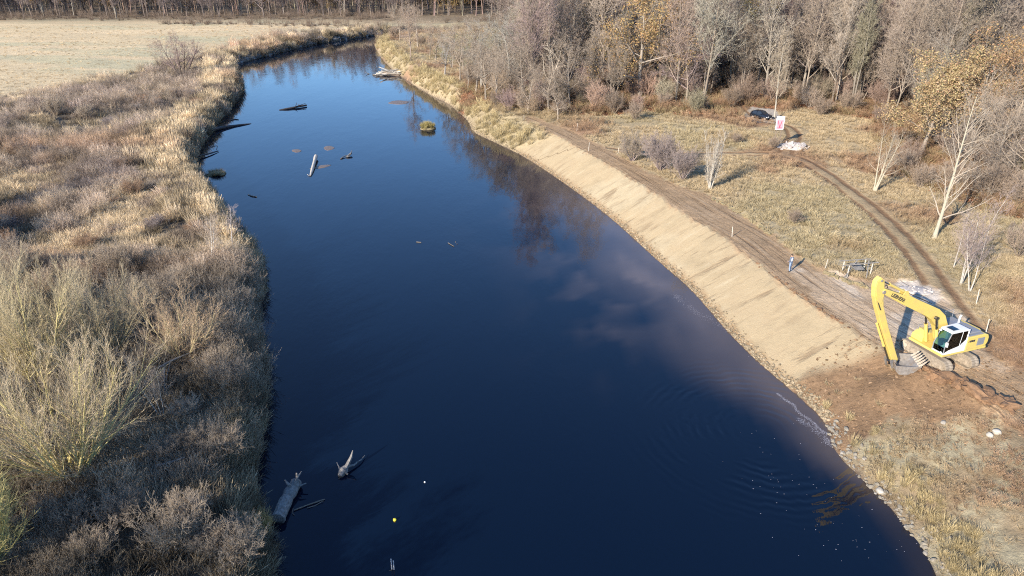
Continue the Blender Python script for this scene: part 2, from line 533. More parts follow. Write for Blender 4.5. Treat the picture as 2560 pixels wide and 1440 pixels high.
Q = np.stack([tri_q[:-1, :-1], tri_q[:-1, 1:], tri_q[1:, 1:], tri_q[1:, :-1]], -1).reshape(-1, 4)
qx, qy = gx[Q].mean(1), gy[Q].mean(1)
q_track = np.abs(tw[Q].mean(1)) < 1.6
q_bank, q_path, q_plat = inside(qx, qy, BANK), inside(qx, qy, PATH) & (qy > 38), inside(qx, qy, PLATFORM)
ql, _ = near(qx, qy, LEFT_W)
qr, _ = near(qx, qy, RIGHT_W)
q_river = inside(qx, qy, RIVER) & (gz[Q].max(1) < -0.02)
cls = np.full(len(Q), 0)
cls[ql < qr] = 1
cls[q_track & (ql > qr)] = 2
cls[q_path] = 3
cls[q_bank & (qy > 47) & (qy < 120)] = 4
cls[q_bank & (qy <= 47)] = 5
cls[q_plat] = 6
cls[q_river] = 7
cls[inside(qx, qy, CAR_PARK)] = 8

s = Sh('ground')
at = s.n('Attribute', attribute_name='Col').outputs['Color']
bk = s.n('Attribute', attribute_name='bank').outputs['Vector']
tr = s.n('Attribute', attribute_name='track').outputs['Vector']
ms = s.n('Attribute', attribute_name='m_slope').outputs['Fac']
mp = s.n('Attribute', attribute_name='m_path').outputs['Fac']
co = s.n('TexCoord').outputs['Object']
n1, n2, n3 = s.noise(0.35, 4, co), s.noise(2.2, 6, co, 0.65), s.noise(11, 5, co, 0.7)
sv = s.n('Mapping', {'Vector': bk, 'Scale': (0.9, 0.2, 1)}, vector_type='POINT').outputs[0]
pv = s.n('Mapping', {'Vector': bk, 'Scale': (0.07, 2.2, 1)}, vector_type='POINT').outputs[0]
sn, pn = s.noise(1.0, 5, sv, 0.6), s.noise(1.0, 5, pv, 0.65)
sep = s.n('SeparateXYZ', {0: tr})
aw = s.math('ABSOLUTE', sep.outputs['Y'])
rut = s.ramp(s.math('ABSOLUTE', s.math('SUBTRACT', aw, s.math('ADD', 0.9, s.math('MULTIPLY', s.math('SUBTRACT', n1, 0.5), 0.5)))), 0.18, 0.5, 1, 0)
rut = s.math('MULTIPLY', rut, sep.outputs['Z'])
soft = s.math('MULTIPLY', s.ramp(aw, 0.9, 2.6, 1, 0), sep.outputs['Z'])
c = s.mix(s.math('MULTIPLY', soft, s.ramp(n2, 0.35, 0.65, 0.25, 0.75)), at, (0.30, 0.21, 0.12))
c = s.mix(s.math('MULTIPLY', rut, 0.85), c, (0.20, 0.115, 0.062))
c = s.mix(1.0, c, s.ramp(n1, 0.3, 0.7, 0.88, 1.12), 'MULTIPLY')
off = s.math('SUBTRACT', 1.0, s.math('MULTIPLY', ms, 0.75))
k2 = s.math('ADD', 1.0, s.math('MULTIPLY', s.math('SUBTRACT', n2, 0.5), s.math('MULTIPLY', off, 1.1)))
k3 = s.math('ADD', 1.0, s.math('MULTIPLY', s.math('SUBTRACT', n3, 0.5), s.math('MULTIPLY', off, 0.9)))
c = s.mix(1.0, c, s.math('MULTIPLY', k2, k3), 'MULTIPLY')
pm_ = s.ramp(s.noise(0.22, 4, co), 0.42, 0.6, 0.2, 1.0)
stk = s.math('MULTIPLY', s.math('MULTIPLY', s.ramp(sn, 0.52, 0.63, 0, 0.8), pm_), ms)
c = s.mix(s.math('MULTIPLY', s.math('MULTIPLY', s.ramp(n1, 0.5, 0.66, 0, 0.55), s.ramp(n2, 0.35, 0.6, 0.3, 1)), ms), c, (0.32, 0.235, 0.14))
c = s.mix(stk, c, (0.235, 0.165, 0.098))
c = s.mix(s.math('MULTIPLY', s.ramp(sn, 0.42, 0.3, 0, 0.5), ms), c, (0.49, 0.40, 0.26))
prk = s.math('MULTIPLY', s.ramp(pn, 0.53, 0.68, 0, 0.8), mp)
c = s.mix(prk, c, (0.19, 0.12, 0.07))
c = s.mix(s.math('MULTIPLY', s.ramp(pn, 0.45, 0.33, 0, 0.6), mp), c, (0.43, 0.315, 0.205))
hb = s.math('ADD', s.math('MULTIPLY', n2, off), s.math('MULTIPLY', n3, 0.4))
hb = s.math('SUBTRACT', hb, s.math('MULTIPLY', rut, 0.6))
hb = s.math('SUBTRACT', hb, s.math('MULTIPLY', prk, 0.8))
hb = s.math('SUBTRACT', hb, s.math('MULTIPLY', stk, 0.5))
s.bsdf(c, 0.95, s.bump(hb, 0.8, 0.16), 0.12)
M['ground'] = s.mat

names = ['ground', 'meadow_bank', 'dirt_track', 'embankment_path', 'sand_bank', 'stony_bank', 'work_platform', 'river_bed', 'gravel_pull_in']
labels = ['dry grass clearing and wood floor on the far side of the river', 'low meadow and scrub land along the shaded bank', 'rutted dirt track crossing the straw coloured clearing',
          'brown tracked earth path along the top of the graded bank', 'smooth pale sand slope graded down to the river', 'rough stony uncleared bank below the excavator', 'pale trampled gravel platform under the excavator', 'river bed under the water', 'small pale gravel pull-in where the dark car stands']
GROUND = {}
for k, nm in enumerate(names):
    q = Q[cls == k]
    if not len(q):
        continue
    ids, inv = np.unique(q, return_inverse=True)
    me = mesh_np(nm, np.stack([gx, gy, gz], 1)[ids], quads=inv.reshape(-1, 4), mats=[M['ground']], smooth=True)
    attr(me, 'Col', 'FLOAT_COLOR', gcol[ids])
    attr(me, 'bank', 'FLOAT_VECTOR', np.stack([ucr, dcr, 0 * dcr], 1)[ids])
    attr(me, 'track', 'FLOAT_VECTOR', np.stack([tu, tw, (gpath < .5) * 1.0], 1)[ids])
    attr(me, 'm_slope', 'FLOAT', gslope[ids])
    attr(me, 'm_path', 'FLOAT', gpath[ids])
    GROUND[nm] = tag(link(bpy.data.objects.new(nm, me)), labels[k], None, None, 'structure')

# ------------------------------------------------------------------ the river surface
wx, wy = np.meshgrid(np.arange(-140, 60.1, 1.0), np.concatenate([np.arange(-14, 130, 1.0), np.arange(130, 480, 2.0)]))
nyw, nxw = wx.shape
wx, wy = wx.ravel(), wy.ravel()
dr, ur = near(wx, wy, RIGHT_W)
dl, _ = near(wx, wy, LEFT_W)
pl_n = fbm(wx * 0.10, wy * 0.055, 4, 71)
reach = 2.0 + 12.5 * sstep(34, 56, wy) * (1 - sstep(85, 122, wy)) * (0.1 + 1.3 * pl_n)
plume = np.clip(1 - dr / reach, 0, 1) ** 1.7 * sstep(31, 38, wy) * 1.15
plume *= 0.1 + 0.9 * fbm(wx * 0.20, wy * 0.13, 4, 83) + 0.6 * fbm(ur * 0.10, dr * 0.55 + 0.05 * ur, 4, 87)
for (ax, ay, aw, aa) in ((1500, 800, 4.5, .30), (1660, 740, 4, .28), (1420, 640, 5, .22), (1560, 680, 5, .2), (1330, 560, 6, .15)):
    q_ = G(ax, ay)
    plume = plume + aa * np.exp(-((wx - q_[0]) ** 2 + ((wy - q_[1]) * .6) ** 2) / aw ** 2) * sstep(0.42, 0.7, fbm(wx * 0.3, wy * 0.2, 4, 93)) * 1.0
plume = np.clip(plume, 0, 1)
shal = (1 - sstep(0.2, 2.2, np.minimum(dr, dl + 1.4))) * 0.5
deep = np.array([0.0015, 0.0054, 0.0155])
turb = np.array([0.112, 0.086, 0.076])
wcol = deep * (1 - plume[:, None]) + turb * plume[:, None]
wcol = wcol * (1 - shal[:, None] * 0.6) + np.array([0.06, 0.04, 0.025]) * shal[:, None] * 0.6
iq = np.arange(nyw * nxw).reshape(nyw, nxw)
WQ = np.stack([iq[:-1, :-1], iq[:-1, 1:], iq[1:, 1:], iq[1:, :-1]], -1).reshape(-1, 4)
cxq, cyq = wx[WQ].mean(1), wy[WQ].mean(1)
keep = inside(cxq, cyq, RIVER) | (np.minimum(near(cxq, cyq, LEFT_W)[0], near(cxq, cyq, RIGHT_W)[0]) < 4)
WQ = WQ[keep]
s = Sh('river_water')
at = s.n('Attribute', attribute_name='Col').outputs['Color']
co = s.n('TexCoord').outputs['Object']
fl = s.n('Mapping', {'Vector': co, 'Scale': (1.0, 0.45, 1), 'Rotation': (0, 0, 0.25)}).outputs[0]
wn1, wn2 = s.noise(0.55, 3, fl), s.noise(2.6, 3, fl)
rc = G(1560, 940)
RIP = G(1905, 1075)                                               # wavelets spreading from the foot of the new slope
dv = s.n('VectorMath', {0: co, 1: (float(RIP[0]), float(RIP[1]), 0)}, operation='DISTANCE').outputs['Value']
wave = s.math('SINE', s.math('MULTIPLY', s.math('ADD', dv, s.math('MULTIPLY', wn1, 1.1)), 9.0))
rmask = s.math('MULTIPLY', s.ramp(dv, 1.0, 3.0, 0, 1), s.ramp(dv, 5.0, 10.5, 1, 0))
rmask = s.math('MULTIPLY', rmask, s.ramp(s.noise(0.22, 3, co), 0.45, 0.62, 0.0, 1))
cur = s.ramp(s.noise(0.07, 4, s.n('Mapping', {'Vector': co, 'Scale': (1.6, 0.5, 1), 'Rotation': (0, 0, 0.2)}).outputs[0], 0.6), 0.4, 0.62, 0.35, 1.7)
h = s.math('MULTIPLY', cur, s.math('ADD', s.math('MULTIPLY', wn1, 0.22), s.math('MULTIPLY', wn2, 0.10)))
h = s.math('ADD', h, s.math('MULTIPLY', s.math('MULTIPLY', wave, rmask), 0.26))
s.bsdf(at, 0.02, s.bump(h, 0.45, 0.10), 0.5, IOR=1.333)
M['water'] = s.mat
ids, inv = np.unique(WQ, return_inverse=True)
me = mesh_np('river', np.stack([wx, wy, 0 * wx], 1)[ids], quads=inv.reshape(-1, 4), mats=[M['water']], smooth=True)
attr(me, 'Col', 'FLOAT_COLOR', wcol[ids])
tag(link(bpy.data.objects.new('river', me)), 'dark blue river with a brownish silt plume along the sand slope', None, None, 'structure')

# ------------------------------------------------------------------ plant builder: branches level by level, as arrays
def unit(v):
    return v / np.maximum(np.linalg.norm(v, axis=-1, keepdims=True), 1e-9)
def march(p0, d0, L, S, wig, up, rng, sag=0.0):
    N = len(p0)
    P = np.empty((N, S + 1, 3))
    P[:, 0] = p0
    d = unit(d0)
    for i in range(S):
        d = unit(d + rng.normal(0, wig, (N, 3)) + np.array([0, 0, 1.0]) * (np.reshape(up, (-1, 1)) if hasattr(up, '__len__') else up) - np.array([0, 0, 1.0]) * sag * i / S)
        P[:, i + 1] = P[:, i] + d * (L / S)[:, None]
    return P
def spawn(P, R, Ln, m, t0, t1, ang, asd, ratio, fall, S, wig, up, rng, rr=0.55, rmin=0.008, sag=0.0, bias=None):
    """m children on each of the N parents"""
    N, S1, _ = P.shape
    t = t0 + (t1 - t0) * (np.arange(m)[None] + rng.uniform(0, 1, (N, m))) / m
    f = t * (S1 - 1)
    i = np.minimum(f.astype(int), S1 - 2)
    w = (f - i)[..., None]
    ar = np.arange(N)[:, None]
    base = P[ar, i] * (1 - w) + P[ar, i + 1] * w
    pd = unit(P[ar, i + 1] - P[ar, i])
    r = R[ar, i] * (1 - w[..., 0]) + R[ar, i + 1] * w[..., 0]
    az = np.arange(m)[None] * 2.39996 + rng.uniform(0, 6.28, (N, 1)) + rng.normal(0, 0.5, (N, m))
    ref = np.where(np.abs(pd[..., 2:3]) < 0.9, np.array([0, 0, 1.0]), np.array([1.0, 0, 0]))
    e1 = unit(np.cross(pd, ref))
    e2 = np.cross(pd, e1)
    a = rng.normal(ang, asd, (N, m))[..., None]
    d = np.cos(a) * pd + np.sin(a) * (np.cos(az)[..., None] * e1 + np.sin(az)[..., None] * e2)
    if bias is not None:
        d = d + np.asarray(bias)
    L = Ln[:, None] * ratio * (1 - fall * (t - t0) / (t1 - t0 + 1e-6)) * rng.uniform(0.65, 1.25, (N, m))
    base, d, L, r = base.reshape(-1, 3), d.reshape(-1, 3), L.ravel(), r.ravel()
    C = march(base, d, L, S, wig, up, rng, sag)
    rb = np.maximum(r * rr, rmin)
    CR = rb[:, None] * (1 - 0.8 * np.linspace(0, 1, S + 1)[None] ** 0.8)
    return C, np.maximum(CR, rmin * 0.45), L
def tubes(P, R, k):
    N, S1, _ = P.shape
    T = np.empty_like(P)
    T[:, 1:-1] = P[:, 2:] - P[:, :-2]
    T[:, 0], T[:, -1] = P[:, 1] - P[:, 0], P[:, -1] - P[:, -2]
    T = unit(T)
    ref = np.where(np.abs(T[:, :1, 2:3]) < 0.8, np.array([0, 0, 1.0]), np.array([1.0, 0, 0]))
    e1 = unit(np.cross(T, np.broadcast_to(ref, T.shape)))
    e2 = np.cross(T, e1)
    a = 2 * np.pi * np.arange(k) / k
    V = P[:, :, None] + R[:, :, None, None] * (np.cos(a)[:, None] * e1[:, :, None] + np.sin(a)[:, None] * e2[:, :, None])
    i = np.arange(N * S1 * k).reshape(N, S1, k)
    j = np.roll(i, -1, 2)
    F = np.stack([i[:, :-1], j[:, :-1], j[:, 1:], i[:, 1:]], -1).reshape(-1, 4)
    return V.reshape(-1, 3), F
def ribbons(P, R, rng):
    N, S1, _ = P.shape
    T = unit(P[:, -1] - P[:, 0])
    e = unit(np.cross(T, rng.normal(0, 1, (N, 3))))
    V = np.stack([P - e[:, None] * R[..., None], P + e[:, None] * R[..., None]], 2)
    i = np.arange(N * S1 * 2).reshape(N, S1, 2)
    F = np.stack([i[:, :-1, 0], i[:, :-1, 1], i[:, 1:, 1], i[:, 1:, 0]], -1).reshape(-1, 4)
    return V.reshape(-1, 3), F
def cat(parts):
    V, F, k = [], [], 0
    for v, f in parts:
        V.append(v); F.append(f + k); k += len(v)
    return np.vstack(V), np.vstack(F)
def leaves(pts, n, spread, size, rng, flat=0.0):
    c = np.repeat(pts, n, 0) + rng.normal(0, spread, (len(pts) * n, 3))
    N = len(c)
    a = unit(rng.normal(0, 1, (N, 3)) * np.array([1, 1, 1 - flat]))
    b = unit(np.cross(a, rng.normal(0, 1, (N, 3))))
    s = size * rng.uniform(0.6, 1.3, (N, 1))
    V = np.stack([c - a * s, c + b * s * 0.55, c + a * s, c - b * s * 0.55], 1).reshape(-1, 3)
    F = np.arange(N * 4).reshape(N, 4)
    k = rng.uniform(0.7, 1.25, (N, 1)) * np.array([1, 1, 1]) * (1 + rng.normal(0, 0.06, (N, 3)))
    return V, F, np.repeat(k, 4, 0)
PLANTS = {}
def plant(key, seed, H=18, r0=0.28, stems=1, stem_ang=0.0, lean=(0, 0), S0=9, wig0=0.05, up0=0.1,
          l1=(22, 0.35, 0.97, 0.85, 0.15, 0.38, 0.55, 0.06, 0.10), l2=(7, 0.25, 1.0, 0.75, 0.2, 0.5, 0.35, 0.12, 0.05),
          l3=(5, 0.2, 1.0, 0.7, 0.25, 0.5, 0.3, 0.15, 0.04), l4=(3, 0.2, 1.0, 0.6, 0.25, 0.6, 0.2, 0.15, 0.05),
          tw=0.012, leaf=None, sag=0.0, bias=None, single=False, stem_r=None, trunk_l1=False):
    """levels: children, from, to, angle, spread, length ratio, falloff, wiggle, upward pull"""
    rng = np.random.default_rng(seed)
    if stems == 1:
        p0, d0, L0 = np.zeros((1, 3)), np.array([[lean[0], lean[1], 1.0]]), np.array([float(H)])
    else:
        az = np.arange(stems) * 2.39996 + rng.uniform(0, 6.28)
        an = stem_ang * np.sqrt((np.arange(stems) + 0.4) / stems) + rng.normal(0, 0.06, stems)
        d0 = np.stack([np.sin(an) * np.cos(az) + lean[0], np.sin(an) * np.sin(az) + lean[1], np.cos(an)], 1)
        p0 = np.stack([np.cos(az), np.sin(az), 0 * az], 1) * r0 * 0.8 * np.sqrt(stems) * 0.5
        L0 = H * rng.uniform(0.75, 1.05, stems)
    P0 = march(p0, d0, L0, S0, wig0, up0, rng)
    R0 = (stem_r or r0) * rng.uniform(0.75, 1.1, (len(p0), 1)) * (1 - 0.9 * np.linspace(0, 1, S0 + 1)[None] ** 0.9)
    R0[:, 0] *= 1.35
    R0 = np.maximum(R0, 0.02)
    lev = [(P0, R0)]
    P, R, Ln = P0, R0, L0
    Ss = (5, 4, 3, 2)
    for q, sp in enumerate((l1, l2, l3, l4)):
        if sp is None:
            break
        m, t0, t1, ang, asd, ratio, fall, wig, up = sp
        P, R, Ln = spawn(P, R, Ln, m, t0, t1, ang, asd, ratio, fall, Ss[q], wig, up, rng, rmin=tw, sag=sag, bias=bias if q == 0 else None)
        lev.append((P, R))
    ks = (8, 5, 3, 3, 2)
    tr = [tubes(*lev[0], 8)]
    if trunk_l1:
        tr.append(tubes(*lev[1], 5))
    V, F = cat(tr)
    V[:, 2] -= 0.15
    cr = []
    for q in range(2 if trunk_l1 else 1, len(lev)):
        cr.append(ribbons(*lev[q], rng) if (q >= 4 or (q == 3 and len(lev[q][0]) > 6000)) else tubes(*lev[q], 5 if q == 1 else 3))
    W, E = cat(cr)
    out = {}
    if leaf:
        n, spread, size = leaf
        lp = lev[-1][0][:, -1]
        lv, lf, lc = leaves(lp, n, spread, size, rng)
    if single:
        parts = [(V, F), (W, E)] + ([(lv, lf)] if leaf else [])
        A, B = cat(parts)
        mi = np.concatenate([np.zeros(len(F)), np.ones(len(E))] + ([np.full(len(lf), 2)] if leaf else []))
        me = mesh_np(key, A, quads=B, mats=[M['bark_i'], M['twig_i'], M['leaf_i']], midx=mi)
        me.polygons.foreach_set('use_smooth', np.ones(len(B), bool))
        attr(me, 'Col', 'FLOAT_COLOR', np.vstack([np.ones((len(V) + len(W), 3)), lc]) if leaf else np.ones((len(A), 3)))
        out['all'] = me
    else:
        out['trunk'] = mesh_np(key + '_trunk', V, quads=F, mats=[M['bark']], smooth=True)
        out['crown'] = mesh_np(key + '_crown', W, quads=E, mats=[M['twig']], smooth=True)
        if leaf:
            me = mesh_np(key + '_leaves', lv, quads=lf, mats=[M['leaf']])
            attr(me, 'Col', 'FLOAT_COLOR', lc)
            out['foliage'] = me
    PLANTS[key] = out
    return out
def put_plant(key, name, loc, label, cat_, group=None, rz=0.0, s=1.0, sz=None, tilt=(0, 0), bark=(0.3, 0.26, 0.21), twig=None, leafc=(0.4, 0.26, 0.1), parts=('trunk', 'crown', 'foliage')):
    e = empty(name, loc, rz, label, cat_, group)
    e.rotation_euler = (tilt[0], tilt[1], rz)
    e.scale = (s, s, sz or s)
    twig = twig or bark
    for part, c, nm in (('trunk', bark, parts[0]), ('crown', twig, parts[1]), ('foliage', leafc, parts[2])):
        if part in PLANTS[key]:
            o = link(bpy.data.objects.new(nm, PLANTS[key][part]), e)
            o.color = (*c, 1)
    return e
def inst_bark(name, dark):
    s = Sh(name)
    ti = s.n('Attribute', attribute_name='tint', attribute_type='INSTANCER')
    c = s.mix(1.0, ti.outputs['Color'], dark, 'MULTIPLY')
    s.bsdf(c, 0.9, None, 0.1)
    return s.mat
M['bark_i'] = inst_bark('far_bark', (0.85, 0.82, 0.8))
M['twig_i'] = inst_bark('far_twig', (1.0, 0.96, 0.95))
M['leaf_i'] = tuft_mat('far_leaf', 0.3)

# ------------------------------------------------------------------ scattered ground cover: points carry tint, size and turn; the nodes only set the clump on the point
def scatter(name, label, cat_, protos, pts, rot, scl, tint, pid):
    N = len(pts)
    me = bpy.data.meshes.new(name)
    me.vertices.add(N)
    me.vertices.foreach_set('co', np.asarray(pts, np.float32).ravel())
    attr(me, 'turn', 'FLOAT_VECTOR', rot)
    attr(me, 'size', 'FLOAT_VECTOR', scl if np.ndim(scl) == 2 else np.repeat(np.asarray(scl)[:, None], 3, 1))
    attr(me, 'tint', 'FLOAT_COLOR', tint)
    attr(me, 'pid', 'INT', pid)
    o = tag(link(bpy.data.objects.new(name, me)), label, cat_, None, 'stuff')
    ng = bpy.data.node_groups.new(name, 'GeometryNodeTree')
    ng.interface.new_socket('Geometry', in_out='INPUT', socket_type='NodeSocketGeometry')
    ng.interface.new_socket('Geometry', in_out='OUTPUT', socket_type='NodeSocketGeometry')
    nn, ll = ng.nodes, ng.links
    gi, go = nn.new('NodeGroupInput'), nn.new('NodeGroupOutput')
    def named(nm, dt):
        a = nn.new('GeometryNodeInputNamedAttribute')
        a.data_type = dt
        a.inputs['Name'].default_value = nm
        return a.outputs[0]
    rt, sz, pi = named('turn', 'FLOAT_VECTOR'), named('size', 'FLOAT_VECTOR'), named('pid', 'INT')
    jn = nn.new('GeometryNodeJoinGeometry')
    for k, pm in enumerate(protos):
        po = bpy.data.objects.get('clump_' + pm.name) or bpy.data.objects.new('clump_' + pm.name, pm)
        oi = nn.new('GeometryNodeObjectInfo')
        oi.inputs['Object'].default_value = po
        oi.inputs['As Instance'].default_value = True
        cmpn = nn.new('FunctionNodeCompare')
        cmpn.data_type, cmpn.operation = 'INT', 'EQUAL'
        ip = nn.new('GeometryNodeInstanceOnPoints')
        ll.new(pi, cmpn.inputs[2])
        cmpn.inputs[3].default_value = k
        ll.new(gi.outputs[0], ip.inputs['Points'])
        ll.new(cmpn.outputs[0], ip.inputs['Selection'])
        ll.new(oi.outputs['Geometry'], ip.inputs['Instance'])
        ll.new(rt, ip.inputs['Rotation'])
        ll.new(sz, ip.inputs['Scale'])
        ll.new(ip.outputs[0], jn.inputs[0])
    ll.new(jn.outputs[0], go.inputs[0])
    md = o.modifiers.new('scatter', 'NODES')
    md.node_group = ng
    return o
def blades(name, seed, n, h, spread, bend, w, flare=0.3, plume=0.0, root=0.45, S=3):
    rng = np.random.default_rng(seed)
    az = rng.uniform(0, 6.28, n)
    r = spread * np.sqrt(rng.uniform(0, 1, n))
    p0 = np.stack([r * np.cos(az), r * np.sin(az), 0 * r - 0.05], 1)
    az2 = az + rng.normal(0, 0.9, n)
    d0 = np.stack([np.cos(az2) * flare, np.sin(az2) * flare, np.ones(n)], 1) + rng.normal(0, 0.12, (n, 3))
    L = h * rng.uniform(0.6, 1.1, n)
    P = march(p0, d0, L, S, 0.08, -bend, rng)
    R = w * np.linspace(1, 0.25, S + 1)[None] * rng.uniform(0.7, 1.2, (n, 1))
    if plume:
        R[:, -2] = w * plume
    V, F = ribbons(P, R, rng)
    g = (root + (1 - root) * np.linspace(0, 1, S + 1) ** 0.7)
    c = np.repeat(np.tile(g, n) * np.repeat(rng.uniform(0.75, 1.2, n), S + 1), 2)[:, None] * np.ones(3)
    me = mesh_np(name, V, quads=F, mats=[M['tuft']])
    attr(me, 'Col', 'FLOAT_COLOR', c)
    return me
def weeds(name, seed, n, h, spread, kids, w, head=0.03, ang=0.6):
    """branching dead herbs with seed heads"""
    rng = np.random.default_rng(seed)
    az = rng.uniform(0, 6.28, n)
    r = spread * np.sqrt(rng.uniform(0, 1, n))
    p0 = np.stack([r * np.cos(az), r * np.sin(az), 0 * r - 0.05], 1)
    d0 = np.stack([np.cos(az) * 0.25, np.sin(az) * 0.25, np.ones(n)], 1) + rng.normal(0, 0.12, (n, 3))
    L = h * rng.uniform(0.6, 1.1, n)
    P = march(p0, d0, L, 3, 0.08, 0.02, rng)
    R = w * np.linspace(1, 0.5, 4)[None] * np.ones((n, 1))
    C, CR, CL = spawn(P, R, L, kids, 0.3, 1.0, ang, 0.2, 0.4, 0.4, 2, 0.1, 0.1, rng, rr=0.8, rmin=w * 0.7)
    D, DR, DL = spawn(C, CR, CL, 3, 0.3, 1.0, ang, 0.2, 0.5, 0.3, 2, 0.1, 0.1, rng, rr=0.8, rmin=w * 0.6)
    lv, lf, lc = leaves(np.vstack([D[:, -1], C[:, -1]]), 1, 0.02, head, rng)
    A, B = cat([ribbons(P, R, rng), ribbons(C, CR, rng), ribbons(D, DR, rng), (lv, lf)])
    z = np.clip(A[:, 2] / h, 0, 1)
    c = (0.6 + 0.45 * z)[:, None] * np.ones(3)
    me = mesh_np(name, A, quads=B, mats=[M['tuft']])
    attr(me, 'Col', 'FLOAT_COLOR', c)
    return me
def litter(name, seed, n, spread, size):
    rng = np.random.default_rng(seed)
    p = np.stack([rng.normal(0, spread, n), rng.normal(0, spread, n), rng.uniform(0.0, 0.12, n)], 1)
    lv, lf, lc = leaves(p, 1, 0.0, size, rng, 0.7)
    me = mesh_np(name, lv, quads=lf, mats=[M['tuft']])
    attr(me, 'Col', 'FLOAT_COLOR', lc)
    return me
def lumps(name, seed, mat, rough=0.3):
    b = MB()
    b.lump((0, 0, 0), (1, 0.8, 0.6), seed, 0, 1, rough)
    return b.mesh(name, [mat])
T = {}
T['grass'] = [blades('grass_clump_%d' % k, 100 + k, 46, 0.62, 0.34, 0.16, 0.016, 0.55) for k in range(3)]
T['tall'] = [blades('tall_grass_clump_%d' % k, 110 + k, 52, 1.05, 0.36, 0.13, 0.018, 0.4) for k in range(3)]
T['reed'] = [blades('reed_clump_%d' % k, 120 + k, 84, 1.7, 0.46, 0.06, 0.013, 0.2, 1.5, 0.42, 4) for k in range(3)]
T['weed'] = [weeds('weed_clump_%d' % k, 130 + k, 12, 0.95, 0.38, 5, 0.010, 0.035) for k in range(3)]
T['brush'] = [weeds('brush_clump_%d' % k, 140 + k, 12, 1.7, 0.45, 7, 0.011, 0.02, 0.45) for k in range(3)]
T['litter'] = [litter('leaf_litter_%d' % k, 150 + k, 70, 0.5, 0.07) for k in range(2)]

def frame_mask(x, y, z=2.5, m=0.16):
    d = y * CT - (z - CAMZ) * ST
    px = 0.5 + FPX / 2560 * x / d
    py = 0.5 - FPX / 1440 * (y * ST + (z - CAMZ) * CT) / d
    return (d > 5) & (px > -m) & (px < 1 + m) & (py > -0.25) & (py < 1 + m)
def field_points(x0, x1, y0, y1, step, rng):
    x, y = np.meshgrid(np.arange(x0, x1, step), np.arange(y0, y1, step))
    x = x.ravel() + rng.uniform(-0.6, 0.6, x.size) * step
    y = y.ravel() + rng.uniform(-0.6, 0.6, y.size) * step
    m = frame_mask(x, y)
    return x[m], y[m]
def bands(rng, near_s, x0, x1, ymax, y0=20):
    """points thinning out with distance, sizes growing to match"""
    X, Y, S = [], [], []
    for a, b, k in ((y0, 70, 1.0), (70, 120, 1.5), (120, 200, 2.3), (200, 420, 4.0)):
        if a >= ymax:
            break
        f = max(1, b / 70)
        x, y = field_points(x0 * f, x1 * f, max(a, y0), min(b, ymax), near_s * k, rng)
        X.append(x); Y.append(y); S.append(np.full(len(x), k ** 0.42))
    return np.concatenate(X), np.concatenate(Y), np.concatenate(S)
def turn(n, rng, tilt=0.12):
    return np.stack([rng.normal(0, tilt, n), rng.normal(0, tilt, n), rng.uniform(0, 6.28, n)], 1)
def mixc(w, a, b):
    w = np.clip(w, 0, 1)[:, None]
    return np.asarray(a) * (1 - w) + np.asarray(b) * w

# ---- clearing and wood edge beyond the sand bank
rng = np.random.default_rng(501)
x, y, s0 = bands(rng, 0.42, -70, 70, 420)
dl, dr = near(x, y, LEFT_W)[0], near(x, y, RIGHT_W)[0]
tk = np.minimum(np.abs(near(x, y, TRACK)[0]), np.abs(near(x, y, SPUR)[0]))
inb = inside(x, y, BANK)
graded = inb & (y > 46.5) & (y < 120)
bad = inside(x, y, RIVER) | graded | (inside(x, y, PATH) & (y > 38)) | inside(x, y, PLATFORM) | inside(x, y, CAR_PARK) | (tk < 1.5)
right = (dr < dl) & ~bad & (dr > 0.25)
dug = inside(x, y, DUG)
right &= ~(dug & (rng.uniform(0, 1, len(x)) > 0.07))
wood = inside(x, y, WOOD_FLOOR)
pat = fbm(x * 0.09, y * 0.09, 4, 21)
grn = fbm(x * 0.06, y * 0.06, 3, 77)
stony = inb & (y < 46.5)
stony_low = stony & (dr < 5)
gone = (fbm(x * 0.3, y * 0.3, 3, 99) < 0.40) & ~wood
right &= ~(gone & (rng.uniform(0, 1, len(x)) < 0.65))
gold = (dr < 4.2) & (y > 110)
k_w = right & wood
k_reed = right & (gold & ~wood | ((dr < 2.6) & (dr > 0.5) & (y < 44) & (vnoise(x * 0.35, y * 0.35, 5) > 0.25)))
k_g = right & ~k_w & ~k_reed
i = np.where(k_g)[0]
n = len(i)
tint = mixc(sstep(0.5, 0.62, pat[i]), (0.61, 0.47, 0.285), (0.44, 0.29, 0.18))
tint = tint * (1 - 0.4 * sstep(0.5, 0.66, grn[i])[:, None]) + np.array([0.50, 0.435, 0.245]) * 0.4 * sstep(0.5, 0.66, grn[i])[:, None]
tint *= rng.uniform(0.75, 1.2, (n, 1))
is_weed = (pat[i] > 0.56) & (rng.uniform(0, 1, n) < 0.5)
pid = np.where(is_weed, rng.integers(3, 6, n), rng.integers(0, 3, n))
low = np.where(stony[i] | (tk[i] < 3), 0.7, 1.0)
scatter('dry_grass', 'straw coloured tussocky grass over the clearing between bank and wood', 'grass', T['grass'] + T['weed'],
        np.stack([x[i], y[i], height(x[i], y[i])], 1), turn(n, rng), s0[i] * rng.uniform(0.5, 1.0, n) * low, tint, pid)
i = np.where(k_reed)[0]
n = len(i)
scatter('bank_reeds', 'pale golden reeds fringing the sunny bank', 'reeds', T['tall'] + T['reed'],
        np.stack([x[i], y[i], height(x[i], y[i])], 1), turn(n, rng), s0[i] * rng.uniform(0.55, 1.0, n) * np.where(y[i] < 50, 0.55, 0.85), np.array([0.58, 0.46, 0.25]) * rng.uniform(0.75, 1.15, (n, 1)), np.where(rng.uniform(0, 1, n) < 0.6, rng.integers(0, 3, n), rng.integers(3, 6, n)))
i = np.where(k_w)[0]
n = len(i)
u = rng.uniform(0, 1, n)
edg = near(x[i], y[i], WOOD_FLOOR[:15])[0] < 16
